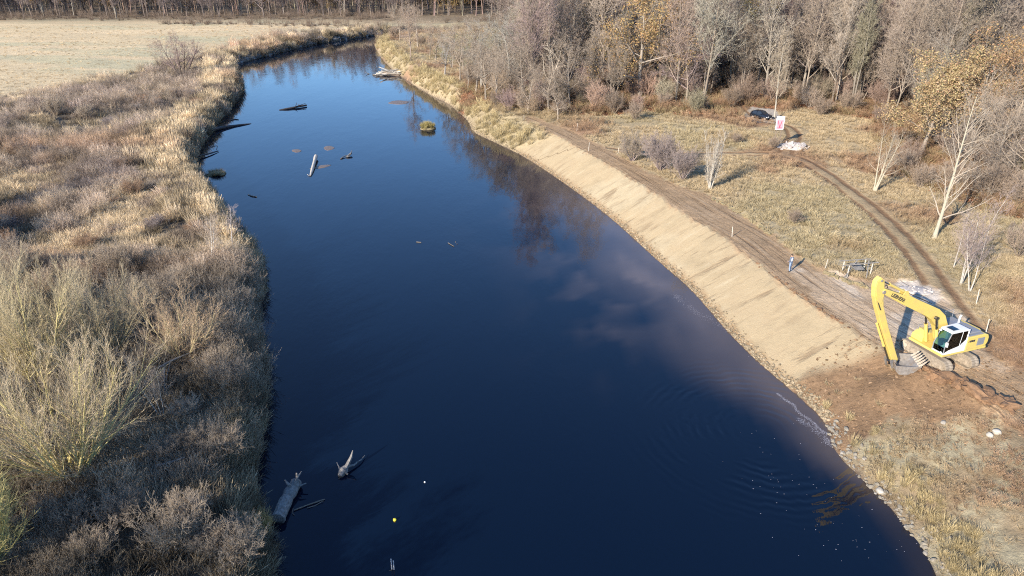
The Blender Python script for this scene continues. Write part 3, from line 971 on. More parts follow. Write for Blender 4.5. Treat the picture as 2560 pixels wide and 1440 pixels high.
u = np.where(edg, np.where(u < 0.5, u * 0.6, np.where(u < 0.75, 0.4 + (u - .5), 0.9)), u)
pid = np.where(u < 0.35, rng.integers(0, 2, n), np.where(u < 0.70, rng.integers(2, 5, n), np.where(u < 0.85, rng.integers(5, 8, n), rng.integers(8, 11, n))))
tint = np.where((pid < 2)[:, None], np.array([0.36, 0.19, 0.105]), np.where((pid < 5)[:, None], np.array([0.33, 0.21, 0.13]), np.where((pid < 8)[:, None], np.array([0.23, 0.185, 0.145]), np.array([0.40, 0.30, 0.165]))))
scatter('wood_undergrowth', 'rusty leaf litter and bare undergrowth on the wood floor', 'undergrowth', T['litter'] + T['weed'] + T['brush'] + T['tall'],
        np.stack([x[i], y[i], height(x[i], y[i])], 1), turn(n, rng), s0[i] * rng.uniform(0.7, 1.3, n), tint * rng.uniform(0.75, 1.25, (n, 1)), pid)

# ---- scrub along the shaded bank
rng = np.random.default_rng(601)
x, y, s0 = bands(rng, 0.36, -75, 10, 330)
dl, dr = near(x, y, LEFT_W)[0], near(x, y, RIGHT_W)[0]
mead = inside(x, y, np.vstack([MEADOW_EDGE, [[400, 2500], [-2500, 2500], [-2500, MEADOW_EDGE[0][1]]]]))
ok = (dl < dr) & ~inside(x, y, RIVER)
ok &= ~(mead & (rng.uniform(0, 1, len(x)) > 0.30))
a, c, b = fbm(x * 0.075, y * 0.075, 4, 121), fbm(x * 0.03, y * 0.055, 3, 141), fbm(x * 0.2, y * 0.2, 3, 131)
flat = fbm(x * 0.11, y * 0.14, 3, 161)
ok &= ~((flat < 0.42) & (dl > 2.5) & (rng.uniform(0, 1, len(x)) < 0.72))
i = np.where(ok)[0]
flat = flat[i]
x, y, s0, dl, a, b, c, mead = x[i], y[i], s0[i], dl[i], a[i], b[i], c[i], mead[i]
n = len(i)
u = rng.uniform(0, 1, n)
fringe = (dl < 8 + 14 * (c - .5)) & (y > 74) & ~mead
straw = np.clip(sstep(0.44, 0.56, a) + fringe * 1.0, 0, 1)
tint = mixc(straw, (0.43, 0.335, 0.25), (0.64, 0.50, 0.32))
tint = tint * (1 - 0.7 * sstep(0.55, 0.66, b)[:, None]) + np.array([0.34, 0.26, 0.215]) * 0.7 * sstep(0.55, 0.66, b)[:, None]
rust = sstep(0.60, 0.70, c)[:, None] * 0.6
tint = tint * (1 - rust) + np.array([0.44, 0.28, 0.175]) * rust
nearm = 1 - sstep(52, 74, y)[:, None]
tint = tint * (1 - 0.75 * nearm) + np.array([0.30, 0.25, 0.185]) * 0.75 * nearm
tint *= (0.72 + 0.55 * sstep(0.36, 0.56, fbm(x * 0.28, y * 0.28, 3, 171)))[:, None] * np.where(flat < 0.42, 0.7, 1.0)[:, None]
tint = np.where(mead[:, None], np.array([0.66, 0.50, 0.30]), tint)
tint *= np.where(rng.uniform(0, 1, (n, 1)) < 0.16, 1.5, 1.0) * rng.uniform(0.6, 1.3, (n, 1))
pid = np.where(mead, rng.integers(0, 3, n), np.where(straw > u, rng.integers(3, 6, n), np.where(u < 0.55, rng.integers(6, 9, n), rng.integers(9, 12, n))))
pid = np.where(fringe & (u < 0.75), np.where(u < 0.45, rng.integers(12, 15, n), rng.integers(3, 6, n)), pid)
sc_ = s0 * rng.uniform(0.6, 1.1, n) * np.where(mead, 0.45, 1.0) * np.where((y < 66) & (dl < 7), 1.15, 1.0) * (0.75 + 0.5 * c)
ox, oy, os_ = bands(rng, 0.40, -75, 10, 330)
od = near(ox, oy, LEFT_W)[0]
m = (od < 2.0) & ~inside(ox, oy, RIVER) & (near(ox, oy, RIGHT_W)[0] > od)
ox, oy, os_ = ox[m], oy[m], os_[m]
no = len(ox)
ohz = height(ox, oy)
ot = turn(no, rng, 0.1)
ot[:, 1] += 0.35
ot[:, 2] = rng.normal(0, 0.5, no)
scatter('overhanging_reeds', 'shaded reeds and sedge overhanging the water along the low bank', 'reeds', T['reed'] + T['tall'], np.stack([ox, oy, ohz], 1), ot, os_ * rng.uniform(0.5, 0.95, no),
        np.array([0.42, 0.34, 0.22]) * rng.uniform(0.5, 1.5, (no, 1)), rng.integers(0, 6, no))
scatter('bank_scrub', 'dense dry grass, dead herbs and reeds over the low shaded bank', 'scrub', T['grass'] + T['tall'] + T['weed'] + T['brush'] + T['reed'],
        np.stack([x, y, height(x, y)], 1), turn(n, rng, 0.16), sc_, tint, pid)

# ------------------------------------------------------------------ trees and shrubs
# level: children, from, to, angle, spread, length ratio, falloff, wiggle, upward pull
for k in range(6):      # tall wood trees with ascending branches
    plant('tall_%d' % k, 300 + k, H=21 + 3 * (k % 3), r0=0.27, S0=10, wig0=0.035, up0=0.08, lean=((k - 2) * 0.03, 0.02 * (k % 2)),
          l1=(26, 0.18, 0.98, 0.72, 0.16, 0.30, 0.55, 0.07, 0.13), l2=(8, 0.2, 1.0, 0.7, 0.2, 0.48, 0.35, 0.12, 0.08), l3=(7, 0.15, 1.0, 0.65, 0.25, 0.5, 0.3, 0.15, 0.06), l4=(4, 0.15, 1.0, 0.6, 0.25, 0.7, 0.2, 0.15, 0.05), tw=0.024)
for k in range(3):      # slim clumps of several stems
    plant('clump_%d' % k, 320 + k, H=17, r0=0.17, stems=4 + k, stem_ang=0.16, S0=9, wig0=0.04, up0=0.1,
          l1=(15, 0.3, 0.98, 0.6, 0.15, 0.22, 0.4, 0.08, 0.14), l2=(6, 0.2, 1.0, 0.65, 0.2, 0.5, 0.35, 0.12, 0.08), l3=(6, 0.15, 1.0, 0.6, 0.25, 0.55, 0.3, 0.15, 0.06), l4=(3, 0.2, 1.0, 0.6, 0.25, 0.7, 0.2, 0.15, 0.05), tw=0.021)
for k in range(3):      # wide crowned trees
    plant('wide_%d' % k, 340 + k, H=15, r0=0.38, S0=8, wig0=0.07, up0=0.05,
          l1=(15, 0.22, 0.97, 1.0, 0.2, 0.55, 0.45, 0.12, 0.08), l2=(9, 0.2, 1.0, 0.8, 0.25, 0.46, 0.35, 0.15, 0.06), l3=(7, 0.15, 1.0, 0.75, 0.3, 0.5, 0.3, 0.18, 0.04), l4=(5, 0.15, 1.0, 0.7, 0.3, 0.6, 0.2, 0.18, 0.03), tw=0.017)
for k in range(3):      # oaks that still carry leaves
    plant('oak_%d' % k, 360 + k, H=17, r0=0.5, S0=8, wig0=0.08, up0=0.05,
          l1=(16, 0.18, 0.97, 1.05, 0.2, 0.55, 0.4, 0.12, 0.07), l2=(9, 0.2, 1.0, 0.8, 0.25, 0.46, 0.35, 0.15, 0.06), l3=(8, 0.15, 1.0, 0.75, 0.3, 0.5, 0.3, 0.18, 0.04), l4=None, tw=0.014, leaf=(17 if k < 2 else 7, 0.42, 0.17))
for k in range(4):      # bare many-stemmed shrubs
    plant('shrub_%d' % k, 380 + k, H=3.4, r0=0.05, stems=14 + 3 * k, stem_ang=0.75, S0=6, wig0=0.07, up0=0.06,
          l1=(8, 0.2, 0.97, 0.5, 0.15, 0.5, 0.4, 0.1, 0.08), l2=(6, 0.2, 1.0, 0.55, 0.2, 0.55, 0.35, 0.12, 0.06), l3=(5, 0.2, 1.0, 0.55, 0.25, 0.6, 0.3, 0.15, 0.05), l4=None, tw=0.012)
for k in range(4):      # fan shaped willows on the near bank
    plant('willow_%d' % k, 400 + k, H=8.5, r0=0.16, stems=9 + 2 * k, stem_ang=0.85, S0=8, wig0=0.06, up0=0.07, stem_r=0.125,
          l1=(16, 0.08, 0.98, 0.42, 0.16, 0.50, 0.45, 0.05, 0.06), l2=(9, 0.1, 1.0, 0.42, 0.18, 0.5, 0.35, 0.06, 0.05), l3=(7, 0.1, 1.0, 0.42, 0.18, 0.6, 0.3, 0.07, 0.04), l4=None, tw=0.0066, trunk_l1=True)
for k in range(3):      # small pale birches
    plant('birch_%d' % k, 420 + k, H=8, r0=0.07, stems=(1, 3, 2)[k], stem_ang=0.25, S0=8, wig0=0.05, up0=0.08,
          l1=(16, 0.3, 0.98, 0.7, 0.2, 0.3, 0.5, 0.08, 0.1), l2=(7, 0.2, 1.0, 0.6, 0.2, 0.5, 0.35, 0.12, 0.05), l3=(6, 0.15, 1.0, 0.6, 0.25, 0.6, 0.3, 0.15, 0.04), l4=None, tw=0.009)
plant('leaning', 431, H=18.5, r0=0.25, S0=11, wig0=0.025, up0=0.03, lean=(0.10, 0.02), bias=(0.45, 0.1, 0),
      l1=(30, 0.12, 0.98, 0.75, 0.18, 0.34, 0.45, 0.08, 0.05), l2=(6, 0.2, 1.0, 0.6, 0.2, 0.45, 0.35, 0.12, 0.05), l3=(5, 0.15, 1.0, 0.6, 0.25, 0.5, 0.3, 0.15, 0.04), l4=(2, .2, 1, .6, .2, .6, .2, .15, .03), tw=0.011)
plant('stems', 432, H=10, r0=0.15, stems=4, stem_ang=0.13, lean=(0.12, 0.0), S0=9, wig0=0.03, up0=0.05, bias=(0.3, 0.05, 0),
      l1=(16, 0.25, 0.98, 0.7, 0.18, 0.27, 0.45, 0.08, 0.06), l2=(6, 0.2, 1.0, 0.6, 0.2, 0.5, 0.35, 0.12, 0.05), l3=(5, 0.15, 1.0, 0.6, 0.25, 0.55, 0.3, 0.15, 0.04), l4=None, tw=0.010)
plant('dead', 433, H=12, r0=0.34, S0=9, wig0=0.09, up0=0.04, lean=(0.2, 0.0),
      l1=(7, 0.25, 0.95, 0.95, 0.2, 0.48, 0.3, 0.16, 0.07), l2=(4, 0.3, 1.0, 0.75, 0.2, 0.42, 0.35, 0.2, 0.06), l3=(3, 0.3, 1.0, 0.7, 0.25, 0.4, 0.3, 0.2, 0.04), l4=None, tw=0.03)
plant('pale_bush', 434, H=8.0, r0=0.075, stems=11, stem_ang=0.22, S0=8, wig0=0.05, up0=0.07,
      l1=(14, 0.1, 0.98, 0.5, 0.2, 0.2, 0.3, 0.1, 0.1), l2=(5, 0.2, 1.0, 0.55, 0.2, 0.5, 0.35, 0.12, 0.05), l3=(6, 0.2, 1.0, 0.5, 0.25, 0.6, 0.3, 0.15, 0.04), l4=None, tw=0.009)
plant('lone', 435, H=9.5, r0=0.36, stems=4, stem_ang=0.75, S0=8, wig0=0.08, up0=0.06, stem_r=0.3,
      l1=(12, 0.25, 0.97, 0.7, 0.2, 0.48, 0.4, 0.1, 0.08), l2=(8, 0.2, 1.0, 0.65, 0.2, 0.5, 0.35, 0.12, 0.06), l3=(6, 0.15, 1.0, 0.6, 0.25, 0.55, 0.3, 0.15, 0.04), l4=(2, .2, 1, .6, .2, .6, .2, .15, .03), tw=0.014)

BROWN, GREY, PALE = (0.21, 0.165, 0.125), (0.235, 0.20, 0.16), (0.33, 0.285, 0.225)
def P3(px, py, z=ZR):
    return on_ground(px, py, z)
SP = []                                             # places taken by the single trees, kept clear by the crowd
def one(key, px, py, name, label, cat_='tree', **kw):
    p = P3(px, py, kw.pop('z', ZR))
    SP.append(p[:2])
    return put_plant(key, name, p, label, cat_, **kw)
SHP = ('stems', 'twigs', 'foliage')
one('leaning', 2335, 596, 'leaning_tree', 'tall pale bare tree leaning outward beside the dirt track', bark=(0.37, 0.325, 0.24), twig=(0.36, 0.295, 0.225), s=0.8)
one('stems', 2186, 478, 'many_stemmed_tree', 'slim four stemmed bare tree on the bend of the dirt track', bark=(0.38, 0.33, 0.24), twig=(0.36, 0.295, 0.22), s=0.85)
one('birch_0', 2384, 668, 'small_birch', 'thin single stemmed birch behind the excavator boom', s=0.7, bark=(0.42, 0.375, 0.32), twig=(0.33, 0.26, 0.22))
one('birch_1', 2402, 712, 'small_birch', 'three stemmed birch with a dense purplish crown behind the excavator', s=1.0, rz=1.0, bark=(0.42, 0.375, 0.32), twig=(0.34, 0.265, 0.235))
one('birch_2', 2424, 728, 'small_birch', 'twin stemmed birch nearest the excavator cab', s=0.85, rz=2.2, bark=(0.42, 0.375, 0.32), twig=(0.34, 0.265, 0.235))
one('pale_bush', 1774, 474, 'pale_tree', 'whitish upright many stemmed tree beside the embankment path', bark=(0.46, 0.41, 0.335), twig=(0.42, 0.36, 0.29), s=0.92)
for (px, py, sc, k, lb) in ((1580, 402, 1.05, 1, 'brownish bare willow shrub at the far end of the shrub row by the path'), (1650, 425, 1.25, 3, 'largest grey bare willow shrub in the row by the path'), (1706, 448, 1.05, 2, 'purple grey willow shrub next to the whitish tree')):
    one('shrub_%d' % k, px, py, 'willow_shrub', lb, 'shrub', group='shrubs in a row by the path', s=sc, rz=px, bark=(0.27, 0.21, 0.19), twig=(0.27, 0.215, 0.19) if k > 1 else (0.30, 0.245, 0.19), parts=SHP)
one('dead', 1345, 262, 'dead_tree', 'bleached dead tree with crooked bare limbs at the wood edge', bark=(0.56, 0.47, 0.36), twig=(0.56, 0.47, 0.36), s=0.95)
one('oak_0', 2300, 392, 'leafy_oak', 'big oak with golden orange autumn leaves at the clearing edge', bark=(0.28, 0.23, 0.18), leafc=(0.44, 0.32, 0.175), s=0.86, sz=0.74)
one('oak_2', 2420, 400, 'leafy_oak', 'thinning brown leaved oak standing close behind the golden one', bark=(0.28, 0.23, 0.18), leafc=(0.36, 0.235, 0.13), s=0.82, rz=1.4)
one('oak_1', 1890, 205, 'leafy_oak', 'tall tree with a yellow green top above the wood', bark=(0.28, 0.23, 0.18), leafc=(0.56, 0.44, 0.13), s=1.0, sz=1.28, rz=2.0)
one('oak_2', 1600, 248, 'leafy_oak', 'broad oak with sparse tan leaves and a thick trunk at the wood edge', bark=(0.30, 0.25, 0.20), leafc=(0.42, 0.28, 0.13), s=1.1, rz=0.4)
one('oak_1', 1385, 150, 'leafy_oak', 'small orange leaved tree far back beside the hay coloured field', bark=(0.28, 0.23, 0.18), leafc=(0.50, 0.295, 0.12), s=0.62, rz=4.0)
one('oak_2', 1500, 200, 'leafy_oak', 'tan leaved oak behind the bleached dead tree', bark=(0.28, 0.23, 0.18), leafc=(0.38, 0.26, 0.13), s=0.95, rz=3.0)
one('oak_2', 2560, 330, 'leafy_oak', 'brown leaved oak at the outer edge of the wood', bark=(0.28, 0.23, 0.18), leafc=(0.42, 0.25, 0.10), s=0.95, rz=5.0)
one('tall_0', 1936, 296, 'slender_birch', 'slender pale birch rising behind the notice board', bark=(0.36, 0.32, 0.26), twig=(0.34, 0.275, 0.2), s=0.55, sz=0.72)
one('lone', 455, 194, 'lone_tree', 'lone spreading bare tree on the shaded bank', z=2.0, bark=(0.12, 0.09, 0.075), twig=(0.24, 0.17, 0.155), s=1.0)
one('wide_0', 1026, 152, 'bank_tree', 'bare forked tree on the sunny bank above the driftwood', bark=(0.30, 0.23, 0.18), twig=(0.33, 0.25, 0.19), s=0.75, sz=0.9)
one('wide_1', 1112, 190, 'bank_tree', 'low grey bare tree between the river and the hay coloured field', bark=(0.30, 0.27, 0.24), s=0.6)
one('wide_1', 1268, 238, 'wood_edge_tree', 'grey spreading bare tree at the river end of the wood', bark=(0.29, 0.265, 0.22), s=1.0, rz=1.0)
one('wide_2', 1205, 225, 'wood_edge_tree', 'smaller grey tree overhanging the golden reeds', bark=(0.29, 0.26, 0.22), s=0.8, rz=2.0)
# near bank willows and small trees
one('willow_3', 190, 1196, 'willow', 'large yellow green fan shaped willow nearest the water bend', z=2.2, bark=(0.60, 0.50, 0.22), twig=(0.49, 0.385, 0.25), s=0.98, rz=0.3)
one('willow_2', 95, 960, 'willow', 'tall yellow twigged willow behind the fan shaped one', z=2.2, bark=(0.55, 0.46, 0.22), twig=(0.48, 0.385, 0.235), s=0.95, rz=2.1)
one('willow_1', 265, 900, 'willow', 'olive twigged willow in the middle of the thicket', z=2.2, bark=(0.44, 0.37, 0.21), twig=(0.46, 0.37, 0.24), s=0.82, rz=4.0)
one('willow_0', 468, 905, 'willow', 'rounded reddish brown willow close to the shaded water edge', z=2.2, bark=(0.50, 0.41, 0.23), twig=(0.52, 0.375, 0.24), s=0.72, rz=1.0)
one('willow_2', -25, 1450, 'willow', 'yellow green willow cut by the lower picture corner', z=2.2, bark=(0.48, 0.42, 0.16), twig=(0.50, 0.42, 0.18), s=0.75, rz=5.0)
one('willow_0', -90, 1180, 'willow', 'grey brown willow at the picture edge above the corner one', z=2.2, bark=(0.40, 0.34, 0.22), twig=(0.34, 0.27, 0.19), s=0.9, rz=3.0)
one('willow_1', -60, 860, 'willow', 'grey twigged willow at the picture edge beside the tall yellow one', z=2.2, bark=(0.40, 0.34, 0.22), twig=(0.35, 0.285, 0.19), s=0.95, rz=0.7)
one('birch_2', 532, 668, 'small_birch', 'white stemmed birch sapling on the shaded bank', z=2.0, bark=(0.72, 0.66, 0.56), twig=(0.46, 0.37, 0.29), s=0.78, rz=1.0)
one('birch_0', 582, 628, 'small_birch', 'slim grey birch sapling leaning over the water', z=1.6, bark=(0.55, 0.5, 0.48), twig=(0.42, 0.34, 0.31), s=0.62, tilt=(0, 0.15))
one('birch_1', 408, 1050, 'small_birch', 'pale forked birch behind the reddish brown willow', z=2.0, bark=(0.62, 0.56, 0.47), twig=(0.4, 0.32, 0.25), s=0.62, rz=4.0)
rs = np.random.default_rng(77)
for j, (px, py, k, sc) in enumerate(((1240, 266, 'wide_0', .62), (1306, 262, 'wide_2', .7), (1372, 280, 'wide_1', .6), (1170, 222, 'wide_0', .5), (1425, 268, 'wide_0', .75), (1330, 225, 'wide_1', .85), (1230, 195, 'wide_2', .8), (1300, 190, 'tall_1', .7), (1160, 180, 'wide_1', .6), (1430, 215, 'wide_2', .9), (1480, 255, 'clump_1', .75), (1530, 262, 'clump_0', .7), (1090, 150, 'wide_2', .5), (1380, 190, 'clump_2', .8), (1555, 235, 'tall_3', .7), (1690, 246, 'clump_0', .95), (1760, 250, 'clump_1', .95), (1850, 250, 'clump_2', .9), (2010, 250, 'tall_2', .85), (2090, 258, 'tall_4', .9), (2150, 262, 'clump_0', .85), (2230, 300, 'tall_5', .8), (2480, 470, 'wide_0', .7), (2540, 500, 'wide_1', .75), (2400, 440, 'wide_2', .65), (2520, 400, 'wide_0', .9), (1150, 200, 'wide_0', .75), (1190, 232, 'wide_1', .65), (1215, 250, 'wide_2', .6), (1280, 255, 'wide_0', .7), (1255, 225, 'wide_1', .8), (1130, 172, 'clump_0', .6), (1190, 190, 'clump_1', .65), (1075, 140, 'wide_1', .6), (1045, 118, 'wide_2', .7), (1000, 100, 'wide_0', .7), (1320, 285, 'wide_2', .5), (1395, 300, 'wide_1', .4), (1310, 215, 'clump_2', .75))):
    one(k, px, py, 'edge_tree', '%s bare twiggy tree in the front row %s' % ({'t': 'tall', 'c': 'many stemmed', 'w': 'wide'}[k[0]], 'along the golden reeds' if px < 1200 else 'beside the bleached dead tree' if px < 1400 else 'beside the broad tan oak' if px < 1640 else 'by the parked car' if px < 1900 else 'by the log stack' if px < 2240 else 'behind the leaning pale tree'), group='front row of the wood edge', s=sc, rz=j * 2.1, bark=tuple(np.array((0.25, 0.205, 0.16)) * rs.uniform(0.85, 1.3)), twig=tuple(np.array((0.31, 0.245, 0.185)) * rs.uniform(0.85, 1.1)))
for j, (px, py, sc, k, lb) in enumerate(((455, 1375, 0.8, 2, 'reddish brown twiggy shrub above the lower edge of the picture'), (350, 820, 0.9, 1, 'pinkish grey shrub between two willows'), (60, 700, 1.0, 0, 'grey shrub at the far side of the willow thicket'),
        (300, 690, 0.85, 3, 'brown shrub bordering the shadowed grass'), (420, 770, 0.85, 0, 'dusky shrub behind the rounded willow'), (560, 1150, 0.75, 1, 'dark shrub on the shaded bank beside the water'), (585, 980, 0.7, 2, 'shaded shrub overhanging the water below the bank bend'),
        (600, 1420, 0.7, 3, 'pale tipped shrub at the lower edge by the big log'), (250, 1400, 0.55, 1, 'dark shrub in the shade at the lower edge'), (600, 790, 0.7, 2, 'dark shrub hanging over the widest water'), (140, 290, 0.9, 3, 'brown thicket bush on the open meadow side'), (215, 300, 0.8, 1, 'russet bush beside the brown thicket bush'))):
    one('shrub_%d' % k, px, py, 'bare_shrub', lb, 'shrub', z=2.0, group='shrubs on the shaded bank', s=sc, rz=j * 1.3, bark=(0.27, 0.21, 0.15), twig=tuple(np.array([0.34, 0.27, 0.20]) * rs.uniform(0.85, 1.15)), parts=SHP)
for j in range(44):                                  # rounded bushes over the open scrub
    px, py = rs.uniform(-60, 500), rs.uniform(235, 640)
    q = G(px, py, 2.0)
    if float(near(q[:1], q[1:2], LEFT_W)[0][0]) < 3 or inside(q[:1], q[1:2], RIVER)[0]:
        continue
    one('shrub_%d' % (j % 4), px, py, 'scrub_bush', 'rounded %s bush on the open scrub %s' % (('grey brown', 'russet', 'dusky')[j % 3], 'near the lone tree' if py < 330 else 'beside the golden reeds' if px > 300 else 'in the middle of the low bank' if py < 470 else 'before the willow thicket'), 'shrub', z=2.0, group='rounded bushes on the open scrub', s=rs.uniform(0.35, 0.8), sz=rs.uniform(0.3, 0.6), rz=j * 1.9,
        bark=(0.24, 0.19, 0.14), twig=tuple(np.array(((0.31, 0.255, 0.205), (0.37, 0.245, 0.16), (0.24, 0.195, 0.175))[j % 3]) * rs.uniform(0.8, 1.2)), parts=SHP)
for j in range(46):
    px, py = rs.uniform(-120, 600), rs.uniform(640, 1440)
    q = G(px, py, 2.0)
    if float(near(q[:1], q[1:2], LEFT_W)[0][0]) < 1.2 or px > 250 + 0.45 * (py - 640) + 320 or inside(q[:1], q[1:2], RIVER)[0]:
        continue
    one('shrub_%d' % (j % 4), px, py, 'thicket_shrub', 'small bare shrub in the thicket %s' % ('above the willows' if py < 850 else 'between the tall willows' if py < 1050 and px < 350 else 'beside the rounded willow' if py < 1050 else 'below the fan shaped willow' if px < 350 else 'by the thick grey trunk'), 'shrub', z=2.0, group='small shrubs of the shaded thicket', s=rs.uniform(0.28, 0.6), rz=j * 1.1, bark=(0.27, 0.21, 0.15), twig=tuple(np.array([0.40, 0.32, 0.24]) * rs.uniform(0.7, 1.25)), parts=SHP)
edge = [(1310, 282), (1398, 290), (1470, 262), (1440, 250), (1535, 285), (1585, 300), (1660, 268), (1745, 280), (1830, 268), (2005, 262), (2050, 290), (2120, 282), (2260, 430), (2380, 470), (2470, 500), (2545, 520), (2500, 440), (2430, 330), (2300, 470), (1180, 205), (1150, 165), (1245, 268), (1840, 360), (1932, 372), (2545, 640), (1985, 560), (1055, 118), (985, 95)]
for j, (px, py) in enumerate(edge):
    one('shrub_%d' % (j % 4), px, py, 'edge_shrub', 'bare brown shrub %s' % ('among the golden reeds' if px < 1200 else 'below the bleached dead tree' if px < 1400 else 'below the broad tan oak' if px < 1640 else 'beside the gravel pull-in' if px < 1840 else 'in the open grass near the notice board' if px < 1990 else 'beside the log stack' if px < 2200 else 'behind the leaning pale tree' if py < 600 else 'alone in the grass behind the excavator'), 'shrub', group='shrubs along the wood edge', s=(0.45 if px in (1840, 1932, 1985) else rs.uniform(0.75, 1.35)), rz=j * 1.7,
        bark=BROWN, twig=tuple(np.array([0.31, 0.235, 0.175]) * rs.uniform(0.8, 1.15)), parts=SHP)

# trees beyond the picture edge whose shade falls across the scrub
for j, (tx, ty, k, sc) in enumerate(((-72, 56, 'oak_0', 0.62), (-80, 62, 'oak_2', 0.8), (-88, 66, 'oak_0', 0.6), (-76, 49, 'oak_2', 0.75), (-28, 14, 'oak_2', 0.5), (-34, 19, 'oak_2', 0.55), (-22, 11, 'oak_2', 0.48), (-39, 27, 'oak_2', 0.55), (-45, 36, 'oak_2', 0.5), (-52, 44, 'wide_1', 0.6))):
    put_plant(k, 'shading_tree', (tx, ty, hz(tx, ty)), 'tree beyond the picture edge that shades the scrub on the low bank', 'tree', 'trees beyond the picture edge', rz=j * 1.3, s=sc, bark=BROWN, twig=(0.30, 0.24, 0.18), leafc=(0.34, 0.24, 0.12))
# ---- the wood: the trees that show largest stand singly, those behind read as one mass
rng = np.random.default_rng(881)
x, y = np.meshgrid(np.arange(0, 420, 6.2), np.arange(100, 640, 6.2))
x = x.ravel() + rng.uniform(-2.6, 2.6, x.size)
y = y.ravel() + rng.uniform(-2.6, 2.6, y.size)
m = inside(x, y, WOOD_FLOOR) & frame_mask(x, y, 3.0, 0.12) & ~((y < 125) & (rng.uniform(0, 1, len(x)) < 0.6)) & (near(x, y, RIGHT_W)[0] > 5)
ed = near(x, y, np.vstack([WOOD_FLOOR[:15]]))[0]
m &= ed > 3.5
x, y = x[m], y[m]
sp = np.array(SP)
m = np.array([np.min(np.hypot(*(sp - q).T)) > 3.6 for q in np.stack([x, y], 1)])
x, y = x[m], y[m]
o_ = np.argsort(np.hypot(x, y))
x, y = x[o_], y[o_]
NEAR_N = 185
kinds = ['tall_0', 'tall_1', 'tall_2', 'tall_3', 'tall_4', 'tall_5', 'clump_0', 'clump_1', 'clump_2', 'wide_0', 'wide_1', 'wide_2']
pk = np.array([.1, .1, .1, .1, .1, .1, .09, .08, .08, .05, .05, .05])
zz = height(x, y)
def behind(x_, y_):
    px = 1280 + FPX * x_ / (y_ * CT + (CAMZ - ZR) * ST)
    return 'dead tree' if px < 1450 else 'tan oak' if px < 1680 else 'rusty clearing' if px < 1860 else 'parked car' if px < 1990 else 'log stack' if px < 2160 else 'golden oak' if px < 2420 else 'leaning tree'
def wood_label(k, x_, y_, b_):
    r_ = float(near(np.array([x_]), np.array([y_]), WOOD_FLOOR[:15])[0][0])
    return '%s %s tree %s the wood behind the %s' % ({'t': 'tall straight', 'c': 'slim many stemmed', 'w': 'wide crowned'}[k[0]], 'pale' if b_[0] > 0.29 else 'grey' if b_[2] / b_[0] > 0.64 else 'brown', 'near the edge of' if r_ < 14 else 'in the second rows of' if r_ < 32 else 'deep in', behind(x_, y_))
for j in range(min(NEAR_N, len(x))):
    k = kinds[rng.choice(12, p=pk)]
    f = rng.uniform(0.78, 1.12)
    b = np.array(BROWN if rng.uniform() < 0.55 else GREY) * rng.uniform(0.85, 1.25)
    if rng.uniform() < 0.1:
        b = np.array(PALE) * rng.uniform(0.85, 1.05)
    t = np.array((0.30, 0.24, 0.19)) * rng.uniform(0.8, 1.2) * (1 + rng.normal(0, 0.04, 3))
    put_plant(k, {'t': 'wood_tree', 'c': 'clump_tree', 'w': 'spreading_tree'}[k[0]], (x[j], y[j], zz[j]), wood_label(k, x[j], y[j], b), 'tree', {'t': 'tall straight trees of the wood', 'c': 'many stemmed trees of the wood', 'w': 'wide crowned trees of the wood'}[k[0]],
              rz=rng.uniform(0, 6.28), s=f, sz=f * rng.uniform(0.9, 1.15), bark=tuple(b), twig=tuple(t))
# far edge across the meadow
for j in range(70):
    px = -150 + j * 17.5 + rng.uniform(-6, 6)
    py = 44 - 0.006 * px + rng.uniform(-5, 2.5)
    p = G(px, py, ZR)
    if px > 1050 and rng.uniform() < 0.4:
        continue
    k = kinds[rng.choice(12, p=pk)]
    f = rng.uniform(0.8, 1.1)
    b = np.array(PALE if rng.uniform() < 0.12 else (0.17, 0.135, 0.115)) * rng.uniform(0.85, 1.15)
    put_plant(k, 'far_tree', (p[0], p[1], hz(p[0], p[1])), '%s tree in the far wood edge %s' % ({'t': 'tall straight', 'c': 'many stemmed', 'w': 'wide crowned'}[k[0]] + (' pale' if b[0] > .25 else ''), 'at the picture corner' if px < 120 else 'before the lone tree' if px < 330 else 'above the lone tree' if px < 560 else 'above the outer river bend' if px < 800 else 'above the end of the river' if px < 1000 else 'beside the dark conifers'), 'tree', 'trees along the far meadow edge', rz=rng.uniform(0, 6.28), s=f, bark=tuple(b), twig=tuple(np.array((0.21, 0.165, 0.15)) * rng.uniform(0.85, 1.15)))
# the mass behind
FT = [plant('mass_tall_%d' % k, 500 + k, H=20 + 2 * k, r0=0.3, S0=6, wig0=0.04, up0=0.08, l1=(20, 0.25, 0.98, 0.75, 0.16, 0.3, 0.5, 0.08, 0.12), l2=(7, 0.2, 1.0, 0.7, 0.2, 0.5, 0.35, 0.12, 0.07), l3=(6, 0.15, 1.0, 0.65, 0.25, 0.6, 0.3, 0.15, 0.05), l4=None, tw=0.022, single=True)['all'] for k in range(4)]
FT.append(plant('mass_leafy', 510, H=17, r0=0.4, S0=6, wig0=0.06, up0=0.05, l1=(15, 0.18, 0.97, 1.0, 0.2, 0.5, 0.4, 0.12, 0.07), l2=(8, 0.2, 1.0, 0.8, 0.25, 0.46, 0.35, 0.15, 0.06), l3=(5, 0.15, 1, .7, .3, .5, .3, .15, .05), l4=None, tw=0.02, leaf=(8, 0.5, 0.26), single=True)['all'])
M['far_stem'] = plain('far_stem', (0.17, 0.135, 0.11), 0.9, 0.2, 3)
FT[-1].materials[0] = M['far_stem']
FT[-1].materials[1] = M['far_stem']
xb, yb, zb = x[NEAR_N:], y[NEAR_N:], zz[NEAR_N:]
fx, fy = np.meshgrid(np.arange(-560, 330, 8.0), np.arange(392, 800, 8.0))
fx = fx.ravel() + rng.uniform(-3.4, 3.4, fx.size)
fy = fy.ravel() + rng.uniform(-3.4, 3.4, fy.size)
